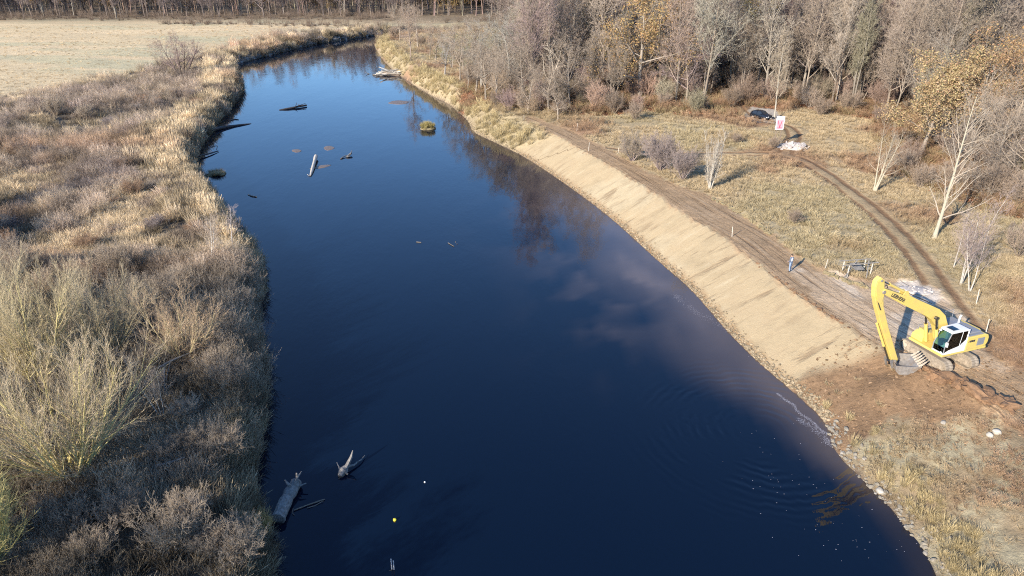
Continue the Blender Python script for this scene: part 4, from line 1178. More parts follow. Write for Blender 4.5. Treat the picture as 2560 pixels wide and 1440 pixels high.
m = frame_mask(fx, fy, 3.0, 0.14) & ~inside(fx, fy, WOOD_FLOOR) & ~((fx > 20) & (fy < 470))
fx, fy = fx[m], fy[m]
fz = height(fx, fy)
X, Y, Z = np.concatenate([xb, fx]), np.concatenate([yb, fy]), np.concatenate([zb, fz])
n = len(X)
u = rng.uniform(0, 1, n)
conif = (X > -60) & (X < 60) & (Y > 470)
leafy = (u < 0.10) | conif
tint = np.array([0.285, 0.225, 0.18]) * rng.uniform(0.75, 1.25, (n, 1)) * (1 + rng.normal(0, 0.05, (n, 3)))
tint[leafy] = np.array([0.40, 0.27, 0.12]) * rng.uniform(0.75, 1.1, (leafy.sum(), 1))
tint[conif] = np.array([0.035, 0.055, 0.04])
scatter('distant_wood', 'mass of bare brown trees filling the distance behind the front rows', 'wood', FT, np.stack([X, Y, Z], 1), turn(n, rng, 0.03), rng.uniform(0.75, 1.15, n), tint, np.where(leafy, 4, rng.integers(0, 4, n)))
# understory between the trunks
US = [plant('understory_%d' % k, 520 + k, H=4.2, r0=0.05, stems=13, stem_ang=0.6, S0=5, wig0=0.08, up0=0.06, l1=(8, 0.2, 0.97, 0.55, 0.15, 0.5, 0.4, 0.1, 0.08), l2=(6, 0.2, 1.0, 0.6, 0.2, 0.55, 0.35, 0.12, 0.06), l3=(3, 0.2, 1, .6, .2, .6, .3, .15, .05), l4=None, tw=0.017, single=True)['all'] for k in range(3)]
ux, uy = np.meshgrid(np.arange(0, 300, 2.9), np.arange(95, 400, 2.9))
ux = ux.ravel() + rng.uniform(-1.4, 1.4, ux.size)
uy = uy.ravel() + rng.uniform(-1.4, 1.4, uy.size)
STRIP = poly([(990, 104), (1050, 96), (1130, 160), (1220, 165), (1340, 240), (1340, 292), (1255, 276), (1180, 246), (1090, 200), (1025, 160)], ZR)
m = (inside(ux, uy, WOOD_FLOOR) | inside(ux, uy, STRIP)) & frame_mask(ux, uy, 3.0, 0.12)
ux, uy = ux[m], uy[m]
de = near(ux, uy, WOOD_FLOOR[:15])[0]
m = (rng.uniform(0, 1, len(ux)) < 0.12 + 0.75 * sstep(6, 26, np.where(inside(ux, uy, STRIP), 18, de))) & (near(ux, uy, CAR_PARK)[0] > 2.5) & ~inside(ux, uy, CAR_PARK)
ux, uy = ux[m], uy[m]
n = len(ux)
scatter('wood_understory', 'bare brown understory filling the wood between the trunks', 'understory', US, np.stack([ux, uy, height(ux, uy)], 1), turn(n, rng, 0.08), rng.uniform(0.5, 1.25, n), np.array([0.34, 0.265, 0.20]) * rng.uniform(0.75, 1.3, (n, 1)) * (1 + rng.normal(0, 0.05, (n, 3))), rng.integers(0, 3, n))
# low brush along the far meadow edge and hedge lines
hx = []
for (x0, y0, x1, y1, nn_) in ((-200, 50, 1000, 46, 260), (400, 60, 1020, 62, 200), (960, 75, 1360, 62, 130), (1100, 50, 1380, 45, 80), (560, 130, 960, 84, 130), (-200, 44, 1050, 40, 420), (-200, 38, 1250, 34, 420)):
    t = rng.uniform(0, 1, nn_)
    for q in t:
        p = G(x0 + (x1 - x0) * q, y0 + (y1 - y0) * q + rng.normal(0, 2.0), ZR)
        hx.append(p)
hx = np.array(hx)
hx = hx[~inside(hx[:, 0], hx[:, 1], RIVER)]
hx[:, 2] = height(hx[:, 0], hx[:, 1])
n = len(hx)
scatter('hedge_brush', 'low brown brush fringing the far meadow and the outer river bend', 'brush', T['brush'] + T['tall'], hx, turn(n, rng), rng.uniform(0.9, 2.0, n), np.array([0.26, 0.195, 0.145]) * rng.uniform(0.7, 1.35, (n, 1)), rng.integers(0, 6, n))

# ------------------------------------------------------------------ excavator
def paint(name, col, rough=0.45, dirt=(0.33, 0.25, 0.17), amt=0.6):
    s = Sh(name)
    co = s.n('TexCoord').outputs['Object']
    a, b = s.noise(1.6, 6, co, 0.65), s.noise(14, 4, co)
    d = s.math('MULTIPLY', s.ramp(a, 0.46, 0.72, 0, amt), s.ramp(b, 0.3, 0.7, 0.5, 1))
    s.bsdf(s.mix(d, col, dirt), s.math('ADD', rough, s.math('MULTIPLY', d, 0.4)), s.bump(b, 0.08, 0.01), 0.4)
    return s.mat
M['yellow'] = paint('yellow_paint', (0.62, 0.455, 0.12), 0.45, (0.34, 0.26, 0.16), 0.55)
M['white'] = paint('white_paint', (0.66, 0.66, 0.64), 0.4, amt=0.35)
M['grey_paint'] = paint('grey_paint', (0.20, 0.21, 0.23), 0.5)
M['steel'] = plain('worn_steel', (0.33, 0.30, 0.27), 0.55, 0.3, 5, 0.5, dirt=(0.30, 0.21, 0.13))
M['chrome'] = plain('rod_steel', (0.16, 0.15, 0.15), 0.25, 0.1, 5, 0.9)
M['black'] = plain('black_rubber', (0.022, 0.022, 0.024), 0.7, 0.3, 8)
M['track_steel'] = plain('muddy_track_steel', (0.26, 0.21, 0.155), 0.85, 0.4, 6, 0.0, dirt=(0.46, 0.37, 0.27))
M['mud'] = plain('dried_mud', (0.44, 0.36, 0.27), 0.95, 0.3, 5, bump=0.6)
M['seat'] = plain('green_seat', (0.03, 0.20, 0.13), 0.7, 0.3, 5)
M['ink'] = plain('black_lettering', (0.03, 0.03, 0.035), 0.6, 0.1, 5)
s = Sh('cab_glass')
g = s.n('BsdfGlass', {'Color': (0.72, 0.86, 0.82), 'Roughness': 0.0, 'IOR': 1.02})
r = s.n('BsdfGlossy', {'Color': (0.9, 0.95, 0.95), 'Roughness': 0.03})
fr = s.n('Fresnel', {'IOR': 1.5})
mx = s.n('MixShader', {0: fr})
tp = s.n('BsdfTransparent', {'Color': (0.62, 0.78, 0.74)})
s.t.links.new(tp.outputs[0], mx.inputs[1]); s.t.links.new(r.outputs[0], mx.inputs[2]); s.t.links.new(mx.outputs[0], s.out.inputs[0])
M['glass'] = s.mat

FACE = Vector((-0.94, -0.34, 0)).normalized()
EX = empty('excavator', (31.4, 46.25, 3.0), math.atan2(FACE.y, FACE.x), 'yellow and white crawler excavator with long boom working at the bank top', 'excavator')
# local axes: x forwards (towards the river), y to the operator's left (towards the drone), z up
trk = math.atan2(0.955, -0.295) - math.atan2(FACE.y, FACE.x)
RT = Matrix.Rotation(trk, 3, 'Z')
TL, THT, TW = 4.3, 0.92, 0.62
def track_outline(n=10):
    r = THT / 2
    pts = []
    for k in range(n + 1):
        a = -math.pi / 2 + math.pi * k / n
        pts.append((TL / 2 - r + r * math.cos(a), r + r * math.sin(a)))
    for k in range(n + 1):
        a = math.pi / 2 + math.pi * k / n
        pts.append((-TL / 2 + r + r * math.cos(a), r + r * math.sin(a)))
    return pts
def walk(pts, step):
    pts = pts + [pts[0]]
    out, acc = [], 0.0
    for i in range(len(pts) - 1):
        a, b = Vector((*pts[i], 0)), Vector((*pts[i + 1], 0))
        L = (b - a).length
        while acc < L:
            p = a + (b - a) * (acc / L)
            d = (b - a).normalized()
            out.append((p.x, p.y, d.x, d.y))
            acc += step
        acc -= L
    return out
ol = track_outline()
b = MB(); b.box((0, 0, 0), (0.165, TW, 0.05)); b.box((0.03, 0, 0.035), (0.025, TW, 0.03))
shoe_me = b.mesh('track_shoe', [M['track_steel']])
for sd in (-1, 1):
    tr_e = bpy.data.objects.new('crawler_track', None)
    link(tr_e, EX)
    tr_e.rotation_euler = (0, 0, trk)
    tr_e.location = RT @ Vector((0, sd * 1.17, 0.0))
    f = MB()
    r = THT / 2
    f.prism([(p[0] * 0.86, 0.1 + p[1] * 0.78) for p in ol], -0.16, 0.16)
    for k in range(6):
        f.tube([(-1.25 + 0.5 * k, -0.2, 0.17), (-1.25 + 0.5 * k, 0.2, 0.17)], 0.12, 10)
    fo = f.build('track_frame', [M['track_steel']], tr_e)
    for e_, nm in ((1, 'idler_wheel'), (-1, 'drive_sprocket')):
        f = MB()
        f.tube([(e_ * (TL / 2 - r), -0.15, r), (e_ * (TL / 2 - r), 0.15, r)], r * 0.82, 16)
        f.tube([(e_ * (TL / 2 - r), -0.2, r), (e_ * (TL / 2 - r), 0.2, r)], r * 0.35, 10)
        f.build(nm, [M['mud'] if e_ == 1 else M['track_steel']], tr_e)
    for (x_, z_, dx, dz) in walk(ol, 0.178):
        o = link(bpy.data.objects.new('track_shoe', shoe_me), tr_e)
        o.location = (x_, 0, z_)
        o.rotation_euler = (0, -math.atan2(dz, dx) , 0)
f = MB()
f.box((0, 0, 0.62), (1.6, 1.8, 0.42), rot=RT)
f.tube([(0, 0, 0.8), (0, 0, 1.16)], 0.72, 20)
f.build('undercarriage', [M['track_steel']], EX, bevel=0.02)
# upper carriage
f = MB()
f.box((-0.62, 0, 1.24), (4.2, 2.92, 0.17))
f.build('deck', [M['yellow']], EX, bevel=0.03)
f = MB()
tail = [(-0.62, 1.33), (-2.25, 1.33), (-2.62, 1.42), (-2.74, 1.7), (-2.72, 2.05), (-2.6, 2.28), (-2.35, 2.36), (-0.62, 2.36)]
f.prism(tail, 0.82, 1.49)
f.build('side_panel', [M['yellow']], EX, bevel=0.05)
f = MB()
f.prism(tail, -1.49, -0.82)
f.build('side_panel', [M['yellow']], EX, bevel=0.05)
f = MB()
f.prism([(-1.55, 1.2), (-2.3, 1.2), (-2.72, 1.34), (-2.86, 1.75), (-2.8, 2.2), (-2.55, 2.42), (-1.55, 2.42)], -0.815, 0.815)
f.build('counterweight', [M['yellow']], EX, bevel=0.07)
f = MB()
f.prism([(0.05, 1.34), (-1.54, 1.34), (-1.54, 2.5), (-0.7, 2.56), (0.05, 2.3)], -0.815, 0.42)
f.build('engine_housing', [M['grey_paint']], EX, bevel=0.05)
f = MB()
f.box((-1.42, 0.5, 2.44), (1.55, 1.35, 0.14)); f.box((-1.42, -0.75, 2.44), (1.5, 1.0, 0.12))
f.box((-1.5, 1.15, 2.39), (1.4, 0.5, 0.06))
f.build('engine_hood', [M['grey_paint']], EX, bevel=0.04)
f = MB()
for k in range(7):
    f.box((-1.98, 1.497, 1.62 + k * 0.075), (0.62, 0.02, 0.045))
f.box((-1.98, 1.488, 1.845), (0.70, 0.012, 0.60))
f.build('side_grille', [M['grey_paint']], EX)
f = MB()
f.tube([(-1.75, -0.35, 2.5), (-1.75, -0.35, 2.95), (-1.85, -0.35, 3.1)], 0.07, 10)
f.build('exhaust_pipe', [M['white']], EX)
f = MB()
f.tube([(-1.0, 0.55, 2.5), (-1.0, 0.55, 2.72)], 0.12, 12); f.tube([(-1.0, 0.55, 2.72), (-1.0, 0.55, 2.78)], 0.16, 12)
f.build('air_intake', [M['white']], EX)
f = MB()
for p in ([(-0.6, -1.35, 2.35), (-0.6, -1.35, 3.0), (-2.3, -1.35, 3.0), (-2.3, -1.35, 2.4)], [(0.9, -1.35, 1.3), (0.9, -1.35, 2.3), (0.2, -1.35, 2.3)]):
    f = MB()
    f.tube(p, 0.022, 6)
    f.build('handrail', [M['grey_paint']], EX)
f = MB()
f.prism([(1.3, 1.33), (0.1, 1.33), (0.1, 1.95), (0.7, 2.0), (1.3, 1.7)], -1.46, -0.5)
f.build('tool_box', [M['yellow']], EX, bevel=0.04)
# cab
CB = bpy.data.objects.new('cab', None); link(CB, EX)
x0, x1, y0, y1, z0, z1 = -0.58, 1.42, 0.48, 1.47, 1.33, 3.02
def cabprof(z):                                                  # front leans back towards the roof
    t = (z - z0) / (z1 - z0)
    return x1 - max(0, t - 0.32) * 0.55, x0 + t * 0.05
f = MB()
f.prism([(x1, z0), (x0, z0), (x0, z0 + 0.55), (x0 + 0.5, z0 + 0.50), (x1 - 0.45, z0 + 0.30), (x1, z0 + 0.12)], y1 - 0.05, y1)
f.box(((x0 + x1) / 2, (y0 + y1) / 2, z0 + 0.04), (x1 - x0, y1 - y0 - 0.02, 0.08))
f.prism([(x0, z0), (x0 + 0.06, z0), (x0 + 0.06, z1 - .02), (x0, z1 - .02)], y0, y1 - .003)
f.prism([(x1, z0), (x0, z0), (x0, z0 + 0.6), (x1, z0 + 0.3)], y0, y0 + 0.05)
f.build('lower_shell', [M['white']], CB, bevel=0.012)
f = MB()
xr, _ = cabprof(z1)
f.prism([(xr + 0.04, z1 - 0.06), (xr - 0.05, z1 + 0.05), (x0 + 0.15, z1 + 0.09), (x0 - 0.03, z1 + 0.03), (x0 - 0.03, z1 - 0.06)], y0 - 0.01, y1 + 0.02)
f.build('cab_roof', [M['white']], CB, bevel=0.03)
f = MB()
f.box((0.52, (y0 + y1) / 2, z1 + 0.075), (0.55, 0.6, 0.02))
f.build('roof_hatch', [M['glass']], CB)
f = MB()
def post(xa, za, xb, zb_, yy, w=0.07):
    f.tube([(xa, yy, za), (xb, yy, zb_)], w / 2, 6)
post(x1 - 0.02, z0 + 0.1, x1, z0 + 0.55, y1 - 0.04); post(x1, z0 + 0.55, xr, z1 - 0.03, y1 - 0.04)
post(x1 - 0.02, z0 + 0.1, x1, z0 + 0.55, y0 + 0.04); post(x1, z0 + 0.55, xr, z1 - 0.03, y0 + 0.04)
f.build('front_post', [M['grey_paint']], CB)
f = MB()
post(0.05, z0 + 0.45, 0.0, z1 - 0.03, y1 - 0.03, 0.05)
post(x0 + 0.5, z0 + 0.52, x0 + 0.06, z0 + 0.9, y1 - 0.03, 0.09); post(x0 + 0.05, z0 + 0.5, x0 + 0.04, z1 - 0.03, y1 - 0.03, 0.12)
f.build('door_frame', [M['white']], CB)
f = MB()
f.prism([(x1 - 0.03, z0 + 0.14), (x1 - 0.45, z0 + 0.32), (x0 + 0.5, z0 + 0.52), (x0 + 0.08, z0 + 0.88), (x0 + 0.08, z1 - 0.06), (xr - 0.02, z1 - 0.06), (x1 - 0.02, z0 + 0.55)], y1 - 0.03, y1 - 0.02)
f.build('side_window', [M['glass']], CB)
f = MB()
f.prism([(x1 - 0.012, z0 + 0.12), (x1 + 0.005, z0 + 0.55), (xr + 0.005, z1 - 0.05), (xr - 0.008, z1 - 0.05), (x1 - 0.01, z0 + 0.55), (x1 - 0.025, z0 + 0.12)], y0 + 0.05, y1 - 0.06)
f.build('windscreen', [M['glass']], CB)
f = MB()
f.box((0.1, 0.97, z0 + 0.50), (0.5, 0.5, 0.14)); f.box((-0.18, 0.97, z0 + 0.90), (0.13, 0.5, 0.75), rot=Matrix.Rotation(-0.12, 3, 'Y')); f.box((-0.22, 0.97, z0 + 1.36), (0.1, 0.28, 0.2))
f.box((0.1, 0.97, z0 + 0.25), (0.3, 0.3, 0.4))
f.build('operator_seat', [M['seat']], CB, bevel=0.03)
f = MB()
f.box((0.85, 0.62, z0 + 0.55), (0.3, 0.2, 0.5)); f.box((0.35, 0.7, z0 + 0.55), (0.4, 0.1, 0.3)); f.tube([(0.7, 0.97, z0 + 0.1), (0.6, 0.97, z0 + 0.75)], 0.03, 6)
f.build('control_console', [M['black']], CB)
f = MB()
f.tube([(x1 + 0.0, y1 - 0.02, z0 + 1.0), (x1 + 0.14, y1 + 0.12, z0 + 1.0)], 0.015, 5); f.box((x1 + 0.15, y1 + 0.16, z0 + 0.95), (0.05, 0.2, 0.32))
f.build('mirror', [M['white']], CB)
f = MB()
f.box((x1 + 0.02, 0.8, z1 + 0.03), (0.08, 0.16, 0.1)); f.box((x1 - 0.02, 1.25, z0 + 0.1), (0.06, 0.14, 0.14))
f.build('work_lamp', [M['white']], CB)
# boom, stick, rams
boom = [(0.02, 1.62), (0.0, 2.1), (0.12, 2.95), (0.62, 3.78), (1.35, 4.38), (2.4, 4.90), (3.4, 5.38), (4.45, 5.92), (4.95, 6.02), (6.2, 6.55), (6.95, 6.86), (7.12, 6.72), (7.06, 6.5),
        (6.2, 6.02), (5.0, 5.35), (3.6, 4.62), (2.6, 4.10), (1.85, 3.62), (1.25, 3.0), (0.85, 2.35), (0.62, 1.75), (0.45, 1.55), (0.2, 1.5)]
f = MB(); f.prism(boom, -0.26, 0.26)
BO = f.build('boom', [M['yellow']], EX, bevel=0.035)
stick = [(7.50, 7.75), (7.80, 7.50), (7.82, 7.1), (7.66, 6.35), (7.30, 5.55), (6.28, 3.65), (4.55, 0.72), (4.32, 0.55), (4.10, 0.65), (4.08, 0.85), (5.72, 3.65), (6.66, 5.45), (6.80, 5.95), (6.86, 6.5), (7.02, 7.1), (7.14, 7.5)]
f = MB(); f.prism(stick, -0.18, 0.18)
ST_ = f.build('stick', [M['yellow']], EX, bevel=0.03)
f = MB()
for sd in (-1, 1):
    f.prism([(7.4, 7.68), (7.74, 7.44), (7.76, 7.1), (7.55, 6.35), (7.2, 5.75), (6.95, 5.75), (6.9, 6.3), (7.08, 7.1)], sd * 0.185, sd * 0.215)
f.build('stick_head_plate', [M['yellow']], ST_, bevel=0.01)
f = MB()
f.tube([(7.02, -0.30, 6.62), (7.02, 0.30, 6.62)], 0.13, 14); f.tube([(7.42, -0.25, 7.5), (7.42, 0.25, 7.5)], 0.09, 12)
f.build('pivot_pin', [M['steel']], ST_)
def ram(name, a, b_, split, ys, r_=0.11, parent=EX):
    for yy in ys:
        A, B = Vector((a[0], yy, a[1])), Vector((b_[0], yy, b_[1]))
        m_ = A.lerp(B, split)
        f = MB(); f.tube([A, m_], r_, 12); f.tube([m_ - (B - A) * 0.03, m_], r_ * 1.15, 12)
        o = f.build(name, [M['yellow']], parent)
        f = MB(); f.tube([m_, B], r_ * 0.58, 10); f.tube([B - Vector((0, 0.09, 0)), B + Vector((0, 0.09, 0))], r_ * 1.1, 10)
        f.build('piston_rod', [M['chrome']], o)
ram('stick_ram', (4.85, 6.2), (7.42, 7.52), 0.62, (0.0,), 0.10)
f = MB()
for sd in (-1, 1):
    f.prism([(4.5, 5.9), (5.15, 6.05), (4.95, 6.35), (4.75, 6.33)], sd * 0.16, sd * 0.20)
f.build('ram_bracket', [M['yellow']], BO)
ram('boom_ram', (0.95, 1.42), (1.72, 3.85), 0.62, (-0.45, 0.45), 0.12)
ram('bucket_ram', (6.72, 4.1), (4.78, 0.80), 0.6, (0.0,), 0.085)
f = MB()
f.tube([(6.5, 0, 6.75), (6.75, 0.1, 7.05), (7.2, 0.12, 6.9), (7.5, 0.1, 6.4), (7.0, 0.28, 5.3)], 0.03, 6)
f.tube([(2.2, 0.2, 4.95), (3.5, 0.2, 5.55), (4.6, 0.2, 6.1)], 0.025, 6); f.tube([(2.2, -0.2, 4.95), (3.5, -0.2, 5.55), (4.6, -0.2, 6.1)], 0.025, 6)
f.build('hydraulic_hose', [M['black']], BO)
f = MB()
f.prism([(4.95, 0.95), (4.62, 0.25), (4.45, 0.22), (4.72, 0.98)], -0.3, -0.25); f.prism([(4.95, 0.95), (4.62, 0.25), (4.45, 0.22), (4.72, 0.98)], 0.25, 0.3)
f.build('bucket_link', [M['steel']], EX)
# lettering on both faces of the boom
def lettering(txt, size, parent, loc, rot, mat, name='lettering', ext=0.004):
    cu = bpy.data.curves.new(name, 'FONT')
    cu.body, cu.size, cu.extrude, cu.align_x, cu.align_y = txt, size, ext, 'CENTER', 'CENTER'
    cu.offset = 0.012 * size / 0.4
    tmp = bpy.data.objects.new(name + '_src', cu)
    dg_ = bpy.context.evaluated_depsgraph_get()
    COL.objects.link(tmp)
    bpy.context.view_layer.update()
    me = bpy.data.meshes.new_from_object(tmp.evaluated_get(bpy.context.evaluated_depsgraph_get()))
    bpy.data.objects.remove(tmp)
    me.materials.clear(); me.materials.append(mat)
    o = link(bpy.data.objects.new(name, me), parent)
    o.location, o.rotation_euler = loc, rot
    return o
an = math.atan2(6.62 - 5.55, 6.35 - 4.3)
# seen from the operator's left the boom runs towards the viewer's left, so the text reads along -x
lettering('LIEBHERR', 0.36, BO, (5.62, 0.2655, 5.98), Euler((math.radians(90), an, math.radians(180)), 'XYZ'), M['ink'])
lettering('LIEBHERR', 0.36, BO, (5.62, -0.2655, 5.98), Euler((math.radians(90), -an, 0), 'XYZ'), M['ink'])
f = MB()
for k, w_ in enumerate((0.05, 0.14, 0.14, 0.14)):
    f.box((-0.78 - 0.17 * k, 1.497, 2.02), (w_, 0.012, 0.16))
f.build('model_plate', [M['ink']], EX)
# bucket, curled so that the teeth point up and back
BK = bpy.data.objects.new('bucket', None); link(BK, EX)
BK.location = (4.15, 0, 0.45); BK.rotation_euler = (math.radians(-6), 0, math.radians(-24))
W2 = 0.78
shell = [(0.25, 0.30), (0.15, -0.12), (-0.12, -0.42), (-0.62, -0.5), (-1.12, -0.22), (-1.55, 0.28)]
f = MB()
th = 0.035
inner = [(p[0] * 0.94 - 0.03, p[1] * 0.92 + 0.045) for p in shell]
f.prism(shell + inner[::-1], -W2, W2)
f.build('bucket_shell', [M['steel']], BK)
for sd in (-1, 1):
    f = MB()
    f.prism([(p[0], p[1]) for p in shell], sd * W2, sd * (W2 + 0.04))
    f.build('bucket_side', [M['steel']], BK, bevel=0.008)
for k in range(6):
    f = MB()
    yy = -W2 + 0.13 + k * (2 * W2 - 0.26) / 5
    f.add([(-1.46, yy - 0.065, 0.14), (-1.46, yy + 0.065, 0.14), (-1.38, yy + 0.065, 0.24), (-1.38, yy - 0.065, 0.24), (-1.86, yy - 0.035, 0.62), (-1.86, yy + 0.035, 0.62), (-1.82, yy + 0.035, 0.66), (-1.82, yy - 0.035, 0.66)],
          [(0, 1, 2, 3), (4, 7, 6, 5), (0, 4, 5, 1), (1, 5, 6, 2), (2, 6, 7, 3), (3, 7, 4, 0)])
    f.build('tooth', [M['mud']], BK)
f = MB()
for sd in (-1, 1):
    f.prism([(0.3, 0.45), (0.05, 0.42), (-0.1, -0.1), (0.2, 0.0)], sd * 0.22, sd * 0.28)
f.tube([(0.1, -0.34, 0.22), (0.1, 0.34, 0.22)], 0.07, 10)
f.build('bucket_ear', [M['steel']], BK)

# ------------------------------------------------------------------ person on the embankment path
M['skin'] = plain('skin', (0.45, 0.28, 0.20), 0.6, 0.08, 8)
M['jacket'] = plain('slate_blue_jacket', (0.10, 0.13, 0.19), 0.85, 0.2, 9)
M['trousers'] = plain('faded_blue_trousers', (0.20, 0.26, 0.36), 0.9, 0.2, 9)
M['vest'] = plain('white_vest', (0.50, 0.50, 0.50), 0.8, 0.1, 9)
M['boot'] = plain('dark_boots', (0.025, 0.022, 0.02), 0.7, 0.2, 9)
M['hair'] = plain('dark_hair', (0.05, 0.035, 0.025), 0.7, 0.2, 20)
def skinned(joints, edges, root=0, sub=2):
    me = bpy.data.meshes.new('figure_frame')
    me.from_pydata([j[0] for j in joints], edges, [])
    o = bpy.data.objects.new('figure_frame', me)
    COL.objects.link(o)
    md = o.modifiers.new('skin', 'SKIN')
    md.use_smooth_shade = True
    if not me.skin_vertices:
        bm = bmesh.new(); bm.from_mesh(me); bm.verts.layers.skin.verify(); bm.to_mesh(me); bm.free()
    for k, j in enumerate(joints):
        rr = j[1] if hasattr(j[1], '__len__') else (j[1], j[1])
        me.skin_vertices[0].data[k].radius = rr
        me.skin_vertices[0].data[k].use_root = (k == root)
    sb = o.modifiers.new('sub', 'SUBSURF'); sb.levels = sb.render_levels = sub
    bpy.context.view_layer.update()
    out = bpy.data.meshes.new_from_object(o.evaluated_get(bpy.context.evaluated_depsgraph_get()))
    bpy.data.objects.remove(o); bpy.data.meshes.remove(me)
    out.polygons.foreach_set('use_smooth', [True] * len(out.polygons))
    return out
J, EG = [], []
def jt(p, r, prev=None):
    J.append((p, r)); k = len(J) - 1
    if prev is not None: EG.append((prev, k))
    return k
pel = jt((0, 0, 0.95), (0.15, 0.11))
wst = jt((0, 0, 1.12), (0.15, 0.11), pel); chs = jt((0, 0.01, 1.33), (0.18, 0.125), wst); nkb = jt((0, 0.01, 1.47), (0.085, 0.075), chs); nck = jt((0, 0.02, 1.54), (0.055, 0.055), nkb)
hd1 = jt((0, 0.035, 1.61), (0.078, 0.088), nck); hd2 = jt((0, 0.035, 1.70), (0.082, 0.098), hd1); hd3 = jt((0, 0.03, 1.76), (0.055, 0.065), hd2)
nose = jt((0, 0.128, 1.655), 0.014, hd1)
for sd in (-1, 1):
    sh_ = jt((sd * 0.19, 0.0, 1.42), 0.062, chs); el = jt((sd * 0.26, -0.02, 1.15), 0.047, sh_)
    wr = jt((sd * 0.20, 0.16, 1.02), 0.034, el); pm = jt((sd * 0.18, 0.22, 1.01), (0.038, 0.022), wr)
    for q in range(4):
        a_ = jt((sd * (0.15 + 0.02 * q), 0.26, 1.005 - 0.004 * abs(q - 1.5)), 0.0095, pm); jt((sd * (0.145 + 0.02 * q), 0.295, 0.985), 0.0085, a_)
    jt((sd * 0.135, 0.235, 1.03), 0.010, pm)
    hp = jt((sd * 0.10, 0, 0.88), 0.10, pel); kn = jt((sd * 0.12, 0.02 + 0.03 * sd, 0.50), 0.066, hp); ak = jt((sd * 0.13, -0.02 + 0.05 * sd, 0.10), 0.046, kn)
    jt((sd * 0.14, 0.10 + 0.05 * sd, 0.05), (0.045, 0.035), ak)
body = skinned(J, EG, pel)
for m_ in ('trousers', 'jacket', 'skin', 'boot'):
    body.materials.append(M[m_])
mi = []
for p_ in body.polygons:
    c_ = p_.center
    hand = abs(c_.x) > 0.1 and c_.y > 0.15 and 0.95 < c_.z < 1.08
    mi.append(3 if c_.z < 0.15 else 2 if (c_.z > 1.52 or hand) else 1 if c_.z > 0.98 or abs(c_.x) > 0.215 else 0)
body.polygons.foreach_set('material_index', mi)
pp = P3(1974, 679)
PE = empty('person', (pp[0], pp[1], pp[2] - 0.01), math.radians(35), 'person in slate jacket with a pale vest and blue trousers standing on the embankment path', 'person')
link(bpy.data.objects.new('body', body), PE)
f = MB()
ring = lambda z, rx, ry, cy: [(rx * math.cos(a), cy + ry * math.sin(a), z) for a in np.linspace(0, 2 * math.pi, 20, endpoint=False)]
def loft(f, rings, m=0, cap=True):
    k = len(f.v); n_ = len(rings[0])
    V_ = [p for r_ in rings for p in r_]
    F_ = [(i * n_ + j, i * n_ + (j + 1) % n_, (i + 1) * n_ + (j + 1) % n_, (i + 1) * n_ + j) for i in range(len(rings) - 1) for j in range(n_)]
    if cap:
        F_.append(tuple((len(rings) - 1) * n_ + j for j in range(n_)))
    f.add(V_, F_, m)
loft(f, [ring(1.12, 0.172, 0.135, 0.0), ring(1.25, 0.188, 0.145, 0.01), ring(1.36, 0.2, 0.145, 0.01), ring(1.43, 0.17, 0.12, 0.01), ring(1.475, 0.1, 0.085, 0.01)], cap=False)
f.build('vest', [M['vest']], PE, smooth=True)
f = MB()
loft(f, [ring(1.655, 0.088, 0.10, 0.005), ring(1.70, 0.094, 0.112, 0.02), ring(1.75, 0.086, 0.10, 0.025), ring(1.785, 0.055, 0.065, 0.028), ring(1.80, 0.02, 0.02, 0.03)])
f.build('hair', [M['hair']], PE, smooth=True)

# ------------------------------------------------------------------ parked car
M['car_paint'] = plain('dark_blue_car_paint', (0.012, 0.015, 0.022), 0.22, 0.1, 3, 0.2, 0.6, 0.0)
M['car_glass'] = plain('tinted_glass', (0.02, 0.025, 0.03), 0.05, 0.05, 3, 0, 0.8, 0.0)
M['lamp_clear'] = plain('clear_lamp', (0.75, 0.75, 0.72), 0.15, 0.05, 3, 0.3, 0.7, 0.0)
M['plate'] = plain('number_plate_white', (0.8, 0.8, 0.78), 0.5, 0.05)
cp = P3(1903, 297)
CAR = empty('parked_car', (cp[0], cp[1], cp[2]), math.radians(-52), 'small dark hatchback parked on the gravel pull-in at the wood edge', 'car')
def car_ring(x_, zlo, zsh, zroof, ws, wr):
    return [(x_, -ws * 0.93, zlo), (x_, -ws, zlo + 0.2), (x_, -ws, zsh), (x_, -wr, zroof - 0.04), (x_, -wr * 0.85, zroof), (x_, wr * 0.85, zroof), (x_, wr, zroof - 0.04), (x_, ws, zsh), (x_, ws, zlo + 0.2), (x_, ws * 0.93, zlo)]
f = MB()
sec = [(-2.0, .35, .72, .78, .74, .6), (-1.92, .22, .92, 1.0, .82, .66), (-1.72, .2, .94, 1.3, .86, .64), (-1.3, .2, .94, 1.47, .87, .62), (-0.5, .2, .93, 1.5, .87, .62), (0.15, .2, .92, 1.45, .87, .62), (0.8, .2, .90, 1.0, .87, .70), (1.4, .2, .84, .9, .85, .68), (1.82, .22, .72, .78, .78, .62), (2.0, .34, .55, .6, .66, .55)]
loft(f, [car_ring(*q) for q in sec])
n_ = 10
f.f.append(tuple(range(n_))[::-1]); f.m.append(0)
f.build('body', [M['car_paint']], CAR, smooth=True)
f = MB()
f.add([(0.80, -0.66, 0.985), (0.80, 0.66, 0.985), (0.19, 0.56, 1.445), (0.19, -0.56, 1.445)], [(0, 1, 2, 3)])
f.add([(0.83, -0.66, 1.0), (0.83, 0.66, 1.0), (0.21, 0.56, 1.462), (0.21, -0.56, 1.462)], [(0, 1, 2, 3)])
f.build('windscreen', [M['car_glass']], CAR)
f = MB()
f.add([(-1.77, 0.6, 1.3), (-1.77, -0.6, 1.3), (-1.95, -0.62, 1.0), (-1.95, 0.62, 1.0)], [(0, 1, 2, 3)])
f.build('rear_window', [M['car_glass']], CAR)
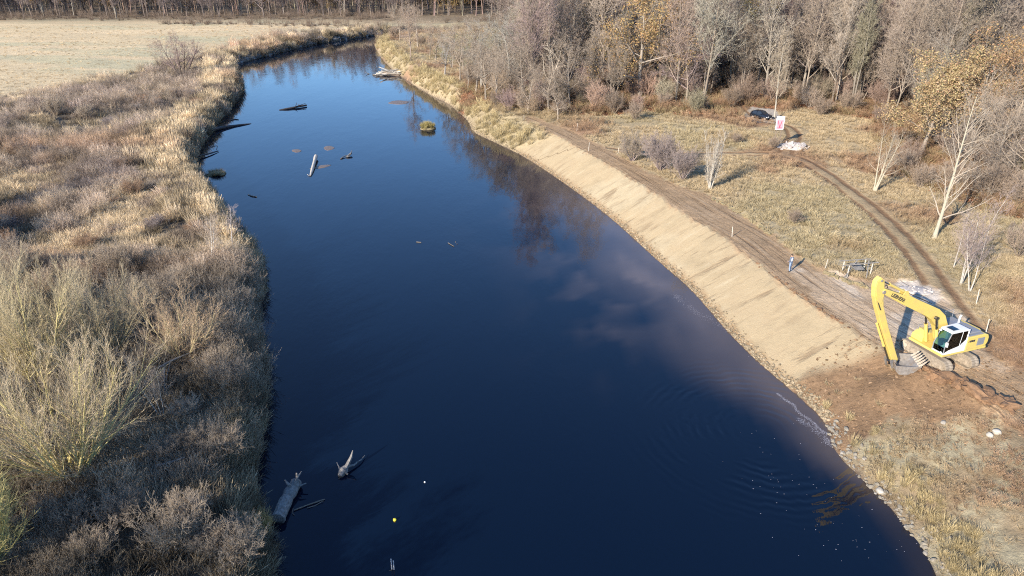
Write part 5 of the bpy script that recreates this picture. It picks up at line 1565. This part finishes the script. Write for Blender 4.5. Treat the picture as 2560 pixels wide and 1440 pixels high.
for sd in (-1, 1):
    for (xa, xb) in ((-1.4, -0.62), (-0.52, 0.3)):
        f = MB()
        f.add([(xa, sd * 0.878, 0.96), (xb + (0.28 if xb > 0 else 0), sd * 0.878, 0.95), (xb - 0.05, sd * 0.645, 1.42), (xa + 0.05, sd * 0.645, 1.42)], [(0, 1, 2, 3)])
        f.build('side_window', [M['car_glass']], CAR)
    f = MB(); f.box((0.45, sd * 0.97, 0.98), (0.12, 0.16, 0.12)); f.build('wing_mirror', [M['car_paint']], CAR, bevel=0.02)
    f = MB(); f.lump((1.84, sd * 0.6, 0.66), (0.13, 0.16, 0.09), 3, 0, 2, 0.0); f.build('headlight', [M['lamp_clear']], CAR, smooth=True)
    for xx in (-1.25, 1.28):
        w = bpy.data.objects.new('wheel', None); link(w, CAR); w.location = (xx, sd * 0.78, 0.30)
        f = MB(); f.tube([(0, -0.1, 0), (0, 0.1, 0)], 0.30, 20); f.build('tyre', [M['black']], w)
        f = MB(); f.tube([(0, -0.105, 0), (0, 0.105, 0)], 0.19, 12); f.build('rim', [M['steel']], w)
f = MB(); f.box((1.99, 0, 0.42), (0.03, 0.5, 0.11)); f.build('number_plate', [M['plate']], CAR)

# ------------------------------------------------------------------ notice board
M['sign_white'] = plain('sign_white', (0.82, 0.80, 0.79), 0.6, 0.05, 3)
M['sign_red'] = plain('faded_red_print', (0.55, 0.12, 0.17), 0.6, 0.1, 3)
M['sign_pink'] = plain('faded_pink_print', (0.70, 0.34, 0.38), 0.6, 0.15, 3)
sp_ = P3(1942, 362)
SG = empty('notice_board', (sp_[0], sp_[1], sp_[2]), math.radians(8), 'white notice board with faded red print on tall posts by the track', 'sign')
for xx in (-0.42, 0.42):
    f = MB(); f.box((xx, 0.06, 2.1), (0.12, 0.1, 4.3)); f.build('post', [M['wood_brown']], SG, bevel=0.01)
f = MB(); f.box((0, 0, 3.4), (1.34, 0.04, 2.05)); BD = f.build('board', [M['sign_white']], SG, bevel=0.008)
f = MB(); f.box((0, -0.0235, 3.22), (1.12, 0.006, 1.45)); f.build('print_field', [M['sign_pink']], BD)
f = MB()
for (xa, za, xb, zb_) in ((-0.4, 3.8, 0.0, 2.7), (0.0, 2.7, 0.25, 3.7), (-0.35, 2.65, 0.35, 2.65)):
    d_ = Vector((xb - xa, 0, zb_ - za)); L_ = d_.length
    f.box(((xa + xb) / 2, -0.0295, (za + zb_) / 2), (L_, 0.005, 0.14), rot=Matrix.Rotation(-math.atan2(zb_ - za, xb - xa), 3, 'Y'))
f.build('print_mark', [M['sign_red']], BD)

# ------------------------------------------------------------------ rubble heap, timber frame, stakes, boulders, log stack
def heap(name, px, py, n, sx, sy, h, mats, label, cat_, seed, part='slab', smin=0.18, smax=0.5, z=ZR):
    r_ = np.random.default_rng(seed)
    p = P3(px, py, z)
    e = empty(name, p, 0, label, cat_)
    b_ = MB(); b_.lump((0, 0, 0), (sx * 0.85, sy * 0.85, h * 0.8), seed, 0, 3, 0.14)
    b_.build('mound', [mats[-1]], e, smooth=True)
    ms_ = [MB() for _ in range(3)]
    for k, q in enumerate(ms_):
        q.lump((0, 0, 0), (1, 0.75, 0.45), seed + k, 0, 1, 0.32)
    me_ = [q.mesh(part, [mats[0]]) for q in ms_]
    for k in range(n):
        a_, rr = r_.uniform(0, 6.28), math.sqrt(r_.uniform(0, 1))
        o = link(bpy.data.objects.new(part, me_[k % 3]), e)
        o.location = (sx * rr * math.cos(a_), sy * rr * math.sin(a_), h * 0.85 * math.sqrt(max(0, 1 - rr * rr)) * 0.9)
        s_ = r_.uniform(smin, smax)
        o.scale = (s_, s_, s_)
        o.rotation_euler = tuple(r_.uniform(-0.6, 0.6, 2)) + (r_.uniform(0, 6.28),)
    return e
M['rubble'] = plain('pale_rubble', (0.42, 0.37, 0.33), 0.9, 0.25, 4, bump=0.5)
heap('rubble_heap', 1986, 372, 46, 2.3, 1.9, 1.1, [M['rubble'], M['rubble']], 'pale heap of broken stone slabs beside the dirt track', 'rubble', 41)
heap('sand_heap', 2288, 726, 26, 1.5, 1.1, 0.22, [M['rubble'], M['rubble']], 'small pale gravel heap in the shadow of the excavator boom', 'heap', 43, 'clod', 0.08, 0.22)
tp_ = P3(2146, 690)
TF = empty('timber_frame', tp_, 0.15, 'collapsed weathered timber frame beside the excavator platform', 'timber frame')
for (xx, yy, hh) in ((-1.15, 0, 1.15), (1.15, 0, 1.25), (-1.05, 1.0, 1.1), (1.1, 1.0, 1.2)):
    f = MB(); f.tube([(xx, yy, -0.1), (xx + 0.04, yy, hh)], 0.055, 7); f.build('post', [M['wood_pale']], TF)
for (a_, b_) in (((-1.9, -0.05, 1.15), (1.7, -0.1, 1.3)), ((-1.5, 1.05, 1.15), (1.6, 1.0, 1.2)), ((-1.6, -0.3, 0.1), (0.2, 0.9, 1.2)), ((0.4, -0.6, 0.0), (1.4, 0.9, 1.15))):
    f = MB(); f.tube([a_, b_], 0.05, 7); f.build('pole', [M['wood_grey']], TF)
for k in range(4):
    f = MB(); f.box((-0.35 + 0.24 * k, 0.5, 0.75), (0.2, 1.1, 0.03), rot=Matrix.Rotation(0.25, 3, 'X')); f.build('board', [M['wood_grey']], TF)
stakes = [(2440, 762, 1.4, 'pale survey stake in the grass behind the excavator tail'), (2463, 838, 1.4, 'pale survey stake right behind the excavator tail'), (1471, 378, 1.3, 'pale stake on the crest of the sand slope at its middle'), (1442, 328, 1.3, 'pale stake in the grass at the far end of the path'),
          (1830, 592, 1.1, 'short pale stake on the slope crest between path and sand'), (2063, 672, 1.0, 'short stake beside the platform near the timber frame'), (1310, 300, 0.9, 'stake at the far top corner of the sand slope'), (1545, 385, 0.9, 'stake at the start of the shrub row')]
for (px, py, hh, lb) in stakes:
    p = P3(px, py)
    f = MB(); f.box((0, 0, hh / 2 - 0.15), (0.07, 0.05, hh + 0.3), taper=0.9); f.box((0, 0, hh + 0.03), (0.072, 0.052, 0.06), taper=0.5)
    o = tag(f.build('stake', [M['wood_pale']], None), lb, 'stake', 'survey stakes')
    o.location = tuple(p); o.rotation_euler = (0.06, -0.05, px * 0.01)
def boulder(px, py, size, lb, seed, mat='stone_pale', z=ZR):
    p = P3(px, py, z)
    f = MB(); f.lump((0, 0, 0), size, seed, 0, 3, 0.12)
    o = tag(f.build('boulder', [M[mat]], None, smooth=True), lb, 'boulder')
    o.location = (p[0], p[1], p[2] + size[2] * 0.45); o.rotation_euler = (0.2, -0.1, seed)
boulder(2492, 1082, (0.27, 0.21, 0.18), 'larger white boulder of the pair below the dug earth', 3, z=2.3)
boulder(2474, 1090, (0.24, 0.19, 0.16), 'smaller white boulder of the pair below the dug earth', 5, z=2.3)
boulder(2358, 1058, (0.18, 0.16, 0.13), 'tan rounded boulder half sunk in the dug earth', 7, 'stone', z=2.0)
boulder(2246, 1112, (0.13, 0.12, 0.1), 'lone pale stone at the edge of the dug earth', 9, z=1.5)
boulder(2200, 1228, (0.33, 0.22, 0.15), 'long pale boulder at the waterline', 11, z=0.2)
lp = P3(2115, 272)
LS = empty('log_stack', lp, 0.1, 'low dark stack of felled logs at the wood edge', 'logs')
r_ = np.random.default_rng(4)
for k in range(11):
    f = MB(); yy, zz_ = (k % 5) * 0.42, 0.2 + 0.36 * (k // 5)
    f.tube([(-4.5 + r_.uniform(-1, 1), yy + 0.2 * (k // 5), zz_), (4 + r_.uniform(-1.5, 1.5), yy + 0.2 * (k // 5) + r_.uniform(-.3, .3), zz_ + 0.05)], [0.2, 0.15], 8)
    f.build('log', [M['wood_brown']], LS)

# ------------------------------------------------------------------ spoil ridges, torn turf and stones
def clod_row(name, line, n, smin, smax, label, seed, mat, wid=0.5, z=ZR, part='clod', cat_='spoil'):
    r_ = np.random.default_rng(seed)
    pl = smooth_line(poly(line, z), 2)
    e = empty(name, (*pl[0], hz(*pl[0])), 0, label, cat_)
    org = np.array(e.location)
    mm = []
    for k in range(4):
        b_ = MB(); b_.lump((0, 0, 0), (1.0, 0.7, 0.6), seed + k, 0, 2, 0.3); mm.append(b_.mesh(part, [mat]))
    seg = np.hypot(*np.diff(pl, axis=0).T); cum = np.concatenate([[0], np.cumsum(seg)])
    for k in range(n):
        d_ = r_.uniform(0, cum[-1]); i_ = min(np.searchsorted(cum, d_) - 1, len(seg) - 1); i_ = max(i_, 0)
        q = pl[i_] + (pl[i_ + 1] - pl[i_]) * (d_ - cum[i_]) / seg[i_] + r_.normal(0, wid * 0.5, 2)
        s_ = r_.uniform(smin, smax)
        o = link(bpy.data.objects.new(part, mm[k % 4]), e)
        o.location = (q[0] - org[0], q[1] - org[1], hz(*q) + s_ * 0.2 - org[2])
        o.scale = (s_ * r_.uniform(0.8, 1.5), s_, s_ * r_.uniform(0.6, 1.0))
        o.rotation_euler = (r_.uniform(-.4, .4), r_.uniform(-.4, .4), r_.uniform(0, 6.28))
    return e
clod_row('spoil_ridge', [(2330, 958), (2395, 968), (2430, 1000), (2470, 1020), (2520, 1045)], 60, 0.18, 0.7, 'ridge of dark overturned clods across the dug earth', 61, M['earth'], 0.45, z=2.6)
clod_row('turf_ridge', [(1780, 496), (1850, 532), (1930, 588)], 70, 0.12, 0.34, 'line of torn turf along the outer edge of the path', 63, M['turf'], 0.25)
clod_row('turf_ridge', [(2060, 682), (2110, 702), (2170, 720)], 40, 0.12, 0.32, 'line of torn turf beside the timber frame', 65, M['turf'], 0.25)
clod_row('spoil_ridge', [(2215, 905), (2275, 925), (2330, 945)], 36, 0.12, 0.4, 'fresh crumbled earth around the excavator bucket', 67, M['earth'], 0.55, z=2.6)
clod_row('turf_ridge', [(1880, 648), (1960, 706), (2020, 752), (2130, 826)], 50, 0.06, 0.16, 'thin line of crumbs along the crest of the slope', 69, M['earth'], 0.3)
M['toe_stone'] = plain('toe_stone', (0.23, 0.20, 0.155), 0.85, 0.35, 4, bump=0.5, dirt=(0.2, 0.17, 0.12))
r_ = np.random.default_rng(91)
sm = []
for k in range(6):
    b_ = MB(); b_.lump((0, 0, 0), (1.0, 0.75, 0.6), 200 + k, 0, 2, 0.2)
    sm.append(b_.mesh('stone', [M['toe_stone'] if k < 5 else M['stone']]))
seg_l = [q for q in RIGHT_W if 24 < q[1] < 42.5]
ar = np.array(seg_l)
cnt = 0
for k in range(290):
    i_ = r_.integers(0, len(ar) - 1)
    q = ar[i_] + (ar[i_ + 1] - ar[i_]) * r_.uniform(0, 1) + np.array([abs(r_.normal(0, 0.55)) - 0.12, r_.normal(0, 0.1)])
    s_ = 0.04 + 0.16 * r_.uniform() ** 2.4
    o = link(bpy.data.objects.new('stone', sm[k % 6]), GROUND['stony_bank'])
    o.location = (q[0], q[1], max(hz(*q), -0.03) + s_ * 0.25)
    o.scale = (s_, s_, s_)
    o.rotation_euler = (r_.uniform(-.3, .3), r_.uniform(-.3, .3), r_.uniform(0, 6.28))
# crumbs and pebbles along the foot of the sand slope and over the dug earth
lm = [lumps('pebble_%d' % k, 250 + k, M['tuft']) for k in range(3)]
for m_ in lm:
    attr(m_, 'Col', 'FLOAT_COLOR', np.ones((len(m_.vertices), 3)))
toe = RIGHT_W[(RIGHT_W[:, 1] > 42) & (RIGHT_W[:, 1] < 150)]
pts, tn, szs = [], [], []
for k in range(2600):
    i_ = r_.integers(0, len(toe) - 1)
    q = toe[i_] + (toe[i_ + 1] - toe[i_]) * r_.uniform(0, 1) + np.array([abs(r_.normal(0, 0.35)), 0.1])
    pts.append((q[0], q[1], max(0, hz(*q)) + 0.01)); tn.append(np.array([0.37, 0.29, 0.19]) * r_.uniform(0.5, 1.3)); szs.append(r_.uniform(0.03, 0.16))
dx = r_.uniform(DUG[:, 0].min(), DUG[:, 0].max(), 2500); dy = r_.uniform(DUG[:, 1].min(), DUG[:, 1].max(), 2500)
k_ = (inside(dx, dy, DUG) | (inside(dx, dy, BANK) & (dy < 47))) & ~inside(dx, dy, RIVER)
dzz = height(dx[k_], dy[k_])
for a_, b_, c_ in zip(dx[k_], dy[k_], dzz):
    pts.append((a_, b_, c_)); tn.append(np.array([0.25, 0.165, 0.10]) * r_.uniform(0.5, 1.6)); szs.append(0.02 + 0.11 * r_.uniform() ** 2)
n = len(pts)
scatter('gravel', 'crumbled sand and pebbles along the foot of the slope', 'gravel', lm, np.array(pts), turn(n, r_, 0.4), np.array(szs), np.array(tn), r_.integers(0, 3, n))
# stony revetment at the outer bend
r2 = np.random.default_rng(95)
bend = LEFT_W[(LEFT_W[:, 1] > 190) & (LEFT_W[:, 1] < 330)]
pts = []
for k in range(900):
    i_ = r2.integers(0, len(bend) - 1)
    q = bend[i_] + (bend[i_ + 1] - bend[i_]) * r2.uniform(0, 1) + np.array([-abs(r2.normal(0, 1.2)), abs(r2.normal(0.2, 1.0))])
    if not inside(np.array([q[0]]), np.array([q[1]]), RIVER)[0]:
        pts.append((q[0], q[1], hz(*q) + 0.1))
n = len(pts)
scatter('revetment_stones', 'rough stone revetment along the far outer bend', 'stones', lm, np.array(pts), turn(n, r2, 0.5), r2.uniform(0.25, 0.8, n), np.array([0.34, 0.30, 0.26]) * r2.uniform(0.5, 1.5, (n, 1)), r2.integers(0, 3, n))

# ------------------------------------------------------------------ wood and floats in the river
def logthing(name, px_pts, radii, label, mat, cat_='log', sub=(), zs=None, k=9, group=None):
    """a trunk laid through pixel points at given heights, with broken limbs"""
    zs = zs or [0.05] * len(px_pts)
    P_ = [G(a_, b_, z_) for (a_, b_), z_ in zip(px_pts, zs)]
    org = P_[0]
    e = empty(name, (org[0], org[1], 0), 0, label, cat_, group)
    pts_ = [tuple(np.array(p) - np.array([org[0], org[1], 0])) for p in P_]
    r_ = np.random.default_rng(int(px_pts[0][0]))
    pp_ = smooth_line(np.array(pts_), 2) if len(pts_) > 2 else np.array([pts_[0], 0.5 * (np.array(pts_[0]) + np.array(pts_[1])), pts_[1]])
    rr = np.interp(np.linspace(0, 1, len(pp_)), np.linspace(0, 1, len(radii)), radii) * r_.uniform(0.88, 1.12, len(pp_))
    f = MB(); f.tube(pp_, list(rr), k); f.build('stem', [M[mat]], e, smooth=False)
    for (q0, q1, ra, rb, za, zb_) in sub:
        A, B = G(*q0, za) - np.array([org[0], org[1], 0]), G(*q1, zb_) - np.array([org[0], org[1], 0])
        mid = (A + B) / 2 + r_.normal(0, 0.06, 3)
        f = MB(); f.tube([A, mid, B], [ra, (ra + rb) / 2, rb], 6); f.build('limb', [M[mat]], e)
    return e
logthing('sunken_log', [(694, 1300), (715, 1250), (742, 1205)], [0.42, 0.40, 0.34], 'thick grey broken trunk lying from the shaded bank into the water', 'wood_grey', 'trunk', k=12, zs=[0.25, 0.2, 0.3],
         sub=(((735, 1215), (754, 1178), 0.1, 0.03, 0.5, 1.1), ((742, 1210), (766, 1208), 0.09, 0.03, 0.3, 0.45), ((728, 1218), (712, 1200), 0.14, 0.05, 0.5, 0.9), ((738, 1208), (742, 1182), 0.12, 0.06, 0.5, 0.95)))
logthing('root_stump', [(850, 1192), (858, 1178), (866, 1166)], [0.16, 0.30, 0.16], 'upturned gnarled root stump standing in the near water', 'wood_grey', 'stump', zs=[0.05, 0.15, 0.35],
         sub=(((866, 1168), (882, 1126), 0.16, 0.03, 0.35, 1.2), ((868, 1166), (895, 1154), 0.09, 0.05, 0.3, 0.2), ((894, 1155), (912, 1138), 0.06, 0.02, 0.2, 0.12), ((850, 1180), (842, 1156), 0.06, 0.02, 0.2, 0.5), ((862, 1172), (870, 1186), 0.1, 0.05, 0.3, 0.1), ((856, 1178), (846, 1198), 0.1, 0.05, 0.2, 0.0)))
logthing('floating_branch', [(734, 1276), (770, 1262), (812, 1248)], [0.03, 0.05, 0.03], 'thin dark branch floating beside the thick trunk', 'wood_brown', 'branch', sub=(((768, 1270), (808, 1252), 0.03, 0.02, 0.05, 0.08), ((736, 1288), (733, 1270), 0.02, 0.015, 0.03, 0.2)))
logthing('pale_log', [(776, 440), (782, 420), (790, 390)], [0.10, 0.26, 0.30], 'bleached pale log standing out of the water midstream', 'wood_pale', 'log', zs=[0.05, 0.2, 0.45], sub=(((776, 440), (768, 436), 0.06, 0.03, 0.05, 0.2),))
logthing('dark_root', [(868, 392), (878, 383)], [0.2, 0.15], 'small dark root with pale tips beside the bleached log', 'wood_grey', 'root', zs=[0.1, 0.35], sub=(((852, 397), (866, 388), 0.12, 0.06, 0.05, 0.2), ((876, 386), (880, 376), 0.1, 0.04, 0.3, 0.6), ((874, 390), (862, 394), 0.08, 0.04, 0.2, 0.05)))
logthing('snag_tree', [(698, 275), (728, 270), (766, 263)], [0.08, 0.22, 0.18], 'stranded dark snag with grey branches in the upper river', 'wood_dark', 'snag', zs=[0.03, 0.2, 0.25],
         sub=(((735, 268), (764, 258), 0.1, 0.04, 0.3, 0.7), ((738, 268), (742, 256), 0.08, 0.03, 0.3, 1.0), ((745, 262), (760, 262), 0.09, 0.04, 0.4, 0.5)))
logthing('fallen_log', [(515, 328), (560, 318), (628, 309)], [0.42, 0.30, 0.06], 'long dark trunk fallen from the bank into the upper river', 'wood_dark', 'trunk', zs=[0.5, 0.15, 0.02])
logthing('fallen_branch', [(478, 394), (520, 385), (546, 378)], [0.16, 0.12, 0.05], 'dark branch reaching from the bank below the long trunk', 'wood_dark', 'branch', zs=[0.4, 0.25, 0.1])
logthing('looped_branch', [(520, 372), (545, 362), (541, 375)], [0.08, 0.06, 0.05], 'small looped branch sticking out from the shaded bank', 'wood_dark', 'branch', zs=[0.4, 0.5, 0.1])
logthing('small_snag', [(576, 301), (586, 298), (596, 299)], [0.06, 0.12, 0.08], 'small dark snag below the bank overhang', 'wood_dark', 'snag')
logthing('white_drift', [(620, 486), (630, 490), (642, 492)], [0.05, 0.14, 0.05], 'small white driftwood piece near the shaded bank', 'wood_pale', 'driftwood')
logthing('white_twig', [(1120, 607), (1135, 616)], [0.04, 0.04], 'white floating twig in midstream', 'wood_pale', 'driftwood', sub=(((1139, 604), (1143, 610), 0.05, 0.04, 0.05, 0.05),))
logthing('white_chip', [(1041, 605), (1053, 606)], [0.05, 0.04], 'white floating chip upstream of the twig', 'wood_pale', 'driftwood')
logthing('bank_twig', [(530, 502), (552, 496)], [0.08, 0.03], 'dark twig pointing from the bank into the water', 'wood_dark', 'branch')
logthing('fallen_limb', [(385, 1165), (420, 1158), (462, 1143)], [0.09, 0.07, 0.03], 'pale fallen limb lying in the shaded scrub', 'wood_grey', 'limb', zs=[2.5, 2.55, 2.7])
logthing('bent_limb', [(395, 920), (430, 900), (500, 872), (562, 846)], [0.06, 0.065, 0.05, 0.02], 'long pale bent limb crossing the willow thicket', 'wood_grey', 'limb', zs=[3.2, 3.0, 3.3, 3.4], sub=(((410, 912), (411, 985), 0.05, 0.035, 3.1, 2.2), ((425, 905), (414, 985), 0.04, 0.03, 3.0, 2.2)))
for (px, py, r__, mt, lb) in ((987, 1301, 0.10, (0.85, 0.72, 0.05), 'small yellow float on the near water'), (1062, 1206, 0.055, (0.85, 0.85, 0.82), 'tiny white float on the near water')):
    m_ = plain('float_plastic', mt, 0.35, 0.05, 5)
    p = G(px, py, 0)
    e = empty('float', (p[0], p[1], 0), 0, lb, 'float', 'floats on the river')
    f = MB(); f.lump((0, 0, r__ * 0.5), (r__, r__, r__), 3, 0, 3, 0.0); f.build('ball', [m_], e, smooth=True)
    f = MB(); f.tube([(0, 0, r__ * 1.4), (0, 0, r__ * 1.9)], r__ * 0.25, 8); f.build('eyelet', [M['black']], e)
p = G(982, 1424, 0)
e = empty('white_posts', (p[0], p[1], 0), 0, 'pair of thin white posts rising from the near water', 'posts')
for xx, hh in ((-0.045, 0.75), (0.07, 0.62)):
    f = MB(); f.tube([(xx, 0, -0.5), (xx, 0, hh)], 0.028, 8); f.tube([(xx, 0, hh), (xx, 0, hh + 0.03)], 0.018, 8); f.build('post', [M['vest']], e)
f = MB(); f.tube([(-0.2, -0.1, 0.0), (0.07, 0.0, 0.04)], 0.015, 6); f.build('line', [M['wood_grey']], e)
# drift pile at the sunny bank
dp = G(972, 188, 0)
e = empty('driftwood_pile', (dp[0], dp[1], 0), 0, 'pile of bleached driftwood against the sunny bank', 'driftwood')
r_ = np.random.default_rng(12)
f = MB(); f.lump((0.8, 0.5, 0.0), (4.0, 2.0, 0.9), 5, 0, 3, 0.2); f.build('debris_mound', [M['wood_brown']], e)
for k in range(46):
    a_, L_ = r_.normal(0.2, 0.5), r_.uniform(1.5, 5.5)
    c_ = np.array([r_.normal(0.6, 2.2), r_.normal(0.2, 1.2), 0.0])
    c_[2] = max(0.1, 1.1 - 0.22 * abs(c_[0] - 0.8) - 0.25 * abs(c_[1])) + r_.uniform(0, 0.3)
    d_ = np.array([math.cos(a_), math.sin(a_) * 0.6, r_.normal(0, 0.18)]) * L_ / 2
    f = MB(); f.tube([c_ - d_, c_ + r_.normal(0, .08, 3), c_ + d_], [0.13 * r_.uniform(.5, 1.2), 0.11, 0.04], 6)
    f.build('branch', [M['wood_pale'] if k % 3 else M['wood_grey']], e)
# shoals and the reed island
M['silt'] = plain('wet_silt', (0.17, 0.115, 0.075), 0.45, 0.25, 2, bump=0.3)
for (px, py, sx, sy, lb, rz_) in ((742, 377, 0.75, 1.3, 'tan shoal showing upstream of the bleached log', 0.5), (823, 370, 0.9, 1.6, 'round brown shoal showing beside the dark root', 0.2), (802, 417, 0.8, 1.7, 'elongated brown shoal beside the bleached log', -0.9), (998, 256, 2.2, 2.4, 'flat tan shoal below the driftwood pile', 0.4)):
    p = G(px, py, 0)
    f = MB(); f.lump((0, 0, 0), (sx, sy, 0.06), int(px), 0, 3, 0.09)
    o = tag(f.build('shoal', [M['silt']], None, smooth=True), lb, 'shoal', 'shoals in the upper river')
    o.location = (p[0], p[1], 0.0); o.rotation_euler = (0, 0, rz_)
def tussock(name, px, py, z, label, tint, n, rad, key, seed, sc=1.0, base=True, cat_='reeds'):
    r_ = np.random.default_rng(seed)
    p = G(px, py, z)
    e = empty(name, p, 0, label, cat_)
    if base:
        f = MB(); f.lump((0, 0, 0), (rad, rad * 0.9, 0.35), seed, 0, 3, 0.15); f.build('root_mound', [M['turf']], e, smooth=True)
    V_, F_, C_ = [], [], []
    k0 = 0
    for k in range(n):
        me = T[key][k % 3]
        v = np.empty(len(me.vertices) * 3, np.float32); me.vertices.foreach_get('co', v); v = v.reshape(-1, 3)
        q = np.empty(len(me.polygons) * 4, np.int32); me.loops.foreach_get('vertex_index', q); q = q.reshape(-1, 4)
        c = np.empty(len(me.vertices) * 4, np.float32); me.attributes['Col'].data.foreach_get('color', c); c = c.reshape(-1, 4)[:, :3]
        a_, rr = r_.uniform(0, 6.28), rad * math.sqrt(r_.uniform(0, 0.8))
        R_ = np.array([[math.cos(a_), -math.sin(a_), 0], [math.sin(a_), math.cos(a_), 0], [0, 0, 1]])
        s_ = sc * r_.uniform(0.6, 1.0)
        a2 = r_.uniform(0, 6.28)
        V_.append(v @ R_.T * s_ + np.array([rr * math.cos(a2), rr * math.sin(a2), 0.12])); F_.append(q + k0); C_.append(c * np.array(tint) * r_.uniform(0.8, 1.2)); k0 += len(v)
    me = mesh_np('reed_stalks', np.vstack(V_), quads=np.vstack(F_), mats=[M['leaf']])
    attr(me, 'Col', 'FLOAT_COLOR', np.vstack(C_))
    o = link(bpy.data.objects.new('stalks', me), e); o.color = (1, 1, 1, 1)
    return e
tussock('reed_island', 1070, 322, 0.0, 'small round island of golden green reeds in the upper river', (0.44, 0.36, 0.15), 26, 1.5, 'reed', 71, 0.85, cat_='island')
tussock('reed_tussock', 655, 1330, 0.3, 'bright golden reed tussock beside the thick grey trunk', (0.62, 0.46, 0.21), 12, 0.55, 'reed', 73, 0.85)
tussock('bank_slump', 540, 436, 0.0, 'slumped grassy block of bank in the water', (0.46, 0.36, 0.20), 30, 1.5, 'tall', 75, 0.7, cat_='turf block')
# foam lines where the silt drifts off, and floating specks
fm = MB()
r_ = np.random.default_rng(15)
def flakes(line, n, wid, smin, smax):
    pl = smooth_line(poly(line, 0), 2)
    for k in range(n):
        i_ = r_.integers(0, len(pl) - 1)
        q = pl[i_] + (pl[i_ + 1] - pl[i_]) * r_.uniform() + r_.normal(0, wid, 2) * np.array([1, 1.2])
        s_ = r_.uniform(smin, smax); a_ = r_.uniform(0, 6.28, 6); a_.sort()
        fm.add([(q[0] + s_ * 1.7 * math.cos(t_) * r_.uniform(.5, 1), q[1] + s_ * math.sin(t_) * r_.uniform(.5, 1), 0.006) for t_ in a_], [tuple(range(6))])
flakes([(1945, 985), (1962, 1000), (1985, 1012), (1995, 1032), (2030, 1052), (2045, 1070), (2066, 1085)], 900, 0.06, 0.008, 0.034)
flakes([(2000, 1050), (2030, 1068), (2062, 1092), (2072, 1108)], 520, 0.16, 0.008, 0.03)
flakes([(1690, 740), (1740, 780), (1800, 815), (1850, 838), (1870, 858)], 800, 0.24, 0.008, 0.03)
flakes([(1880, 880), (1905, 905)], 60, 0.2, 0.012, 0.04)
flakes([(1900, 1130), (2000, 1240), (2060, 1320), (2200, 1400)], 75, 1.6, 0.012, 0.03)
M['foam'] = plain('foam', (0.42, 0.40, 0.43), 0.6, 0.1, 5)
tag(fm.build('foam', [M['foam']], None), 'white foam lines and specks on the water by the silt plume', 'foam', None, 'stuff')
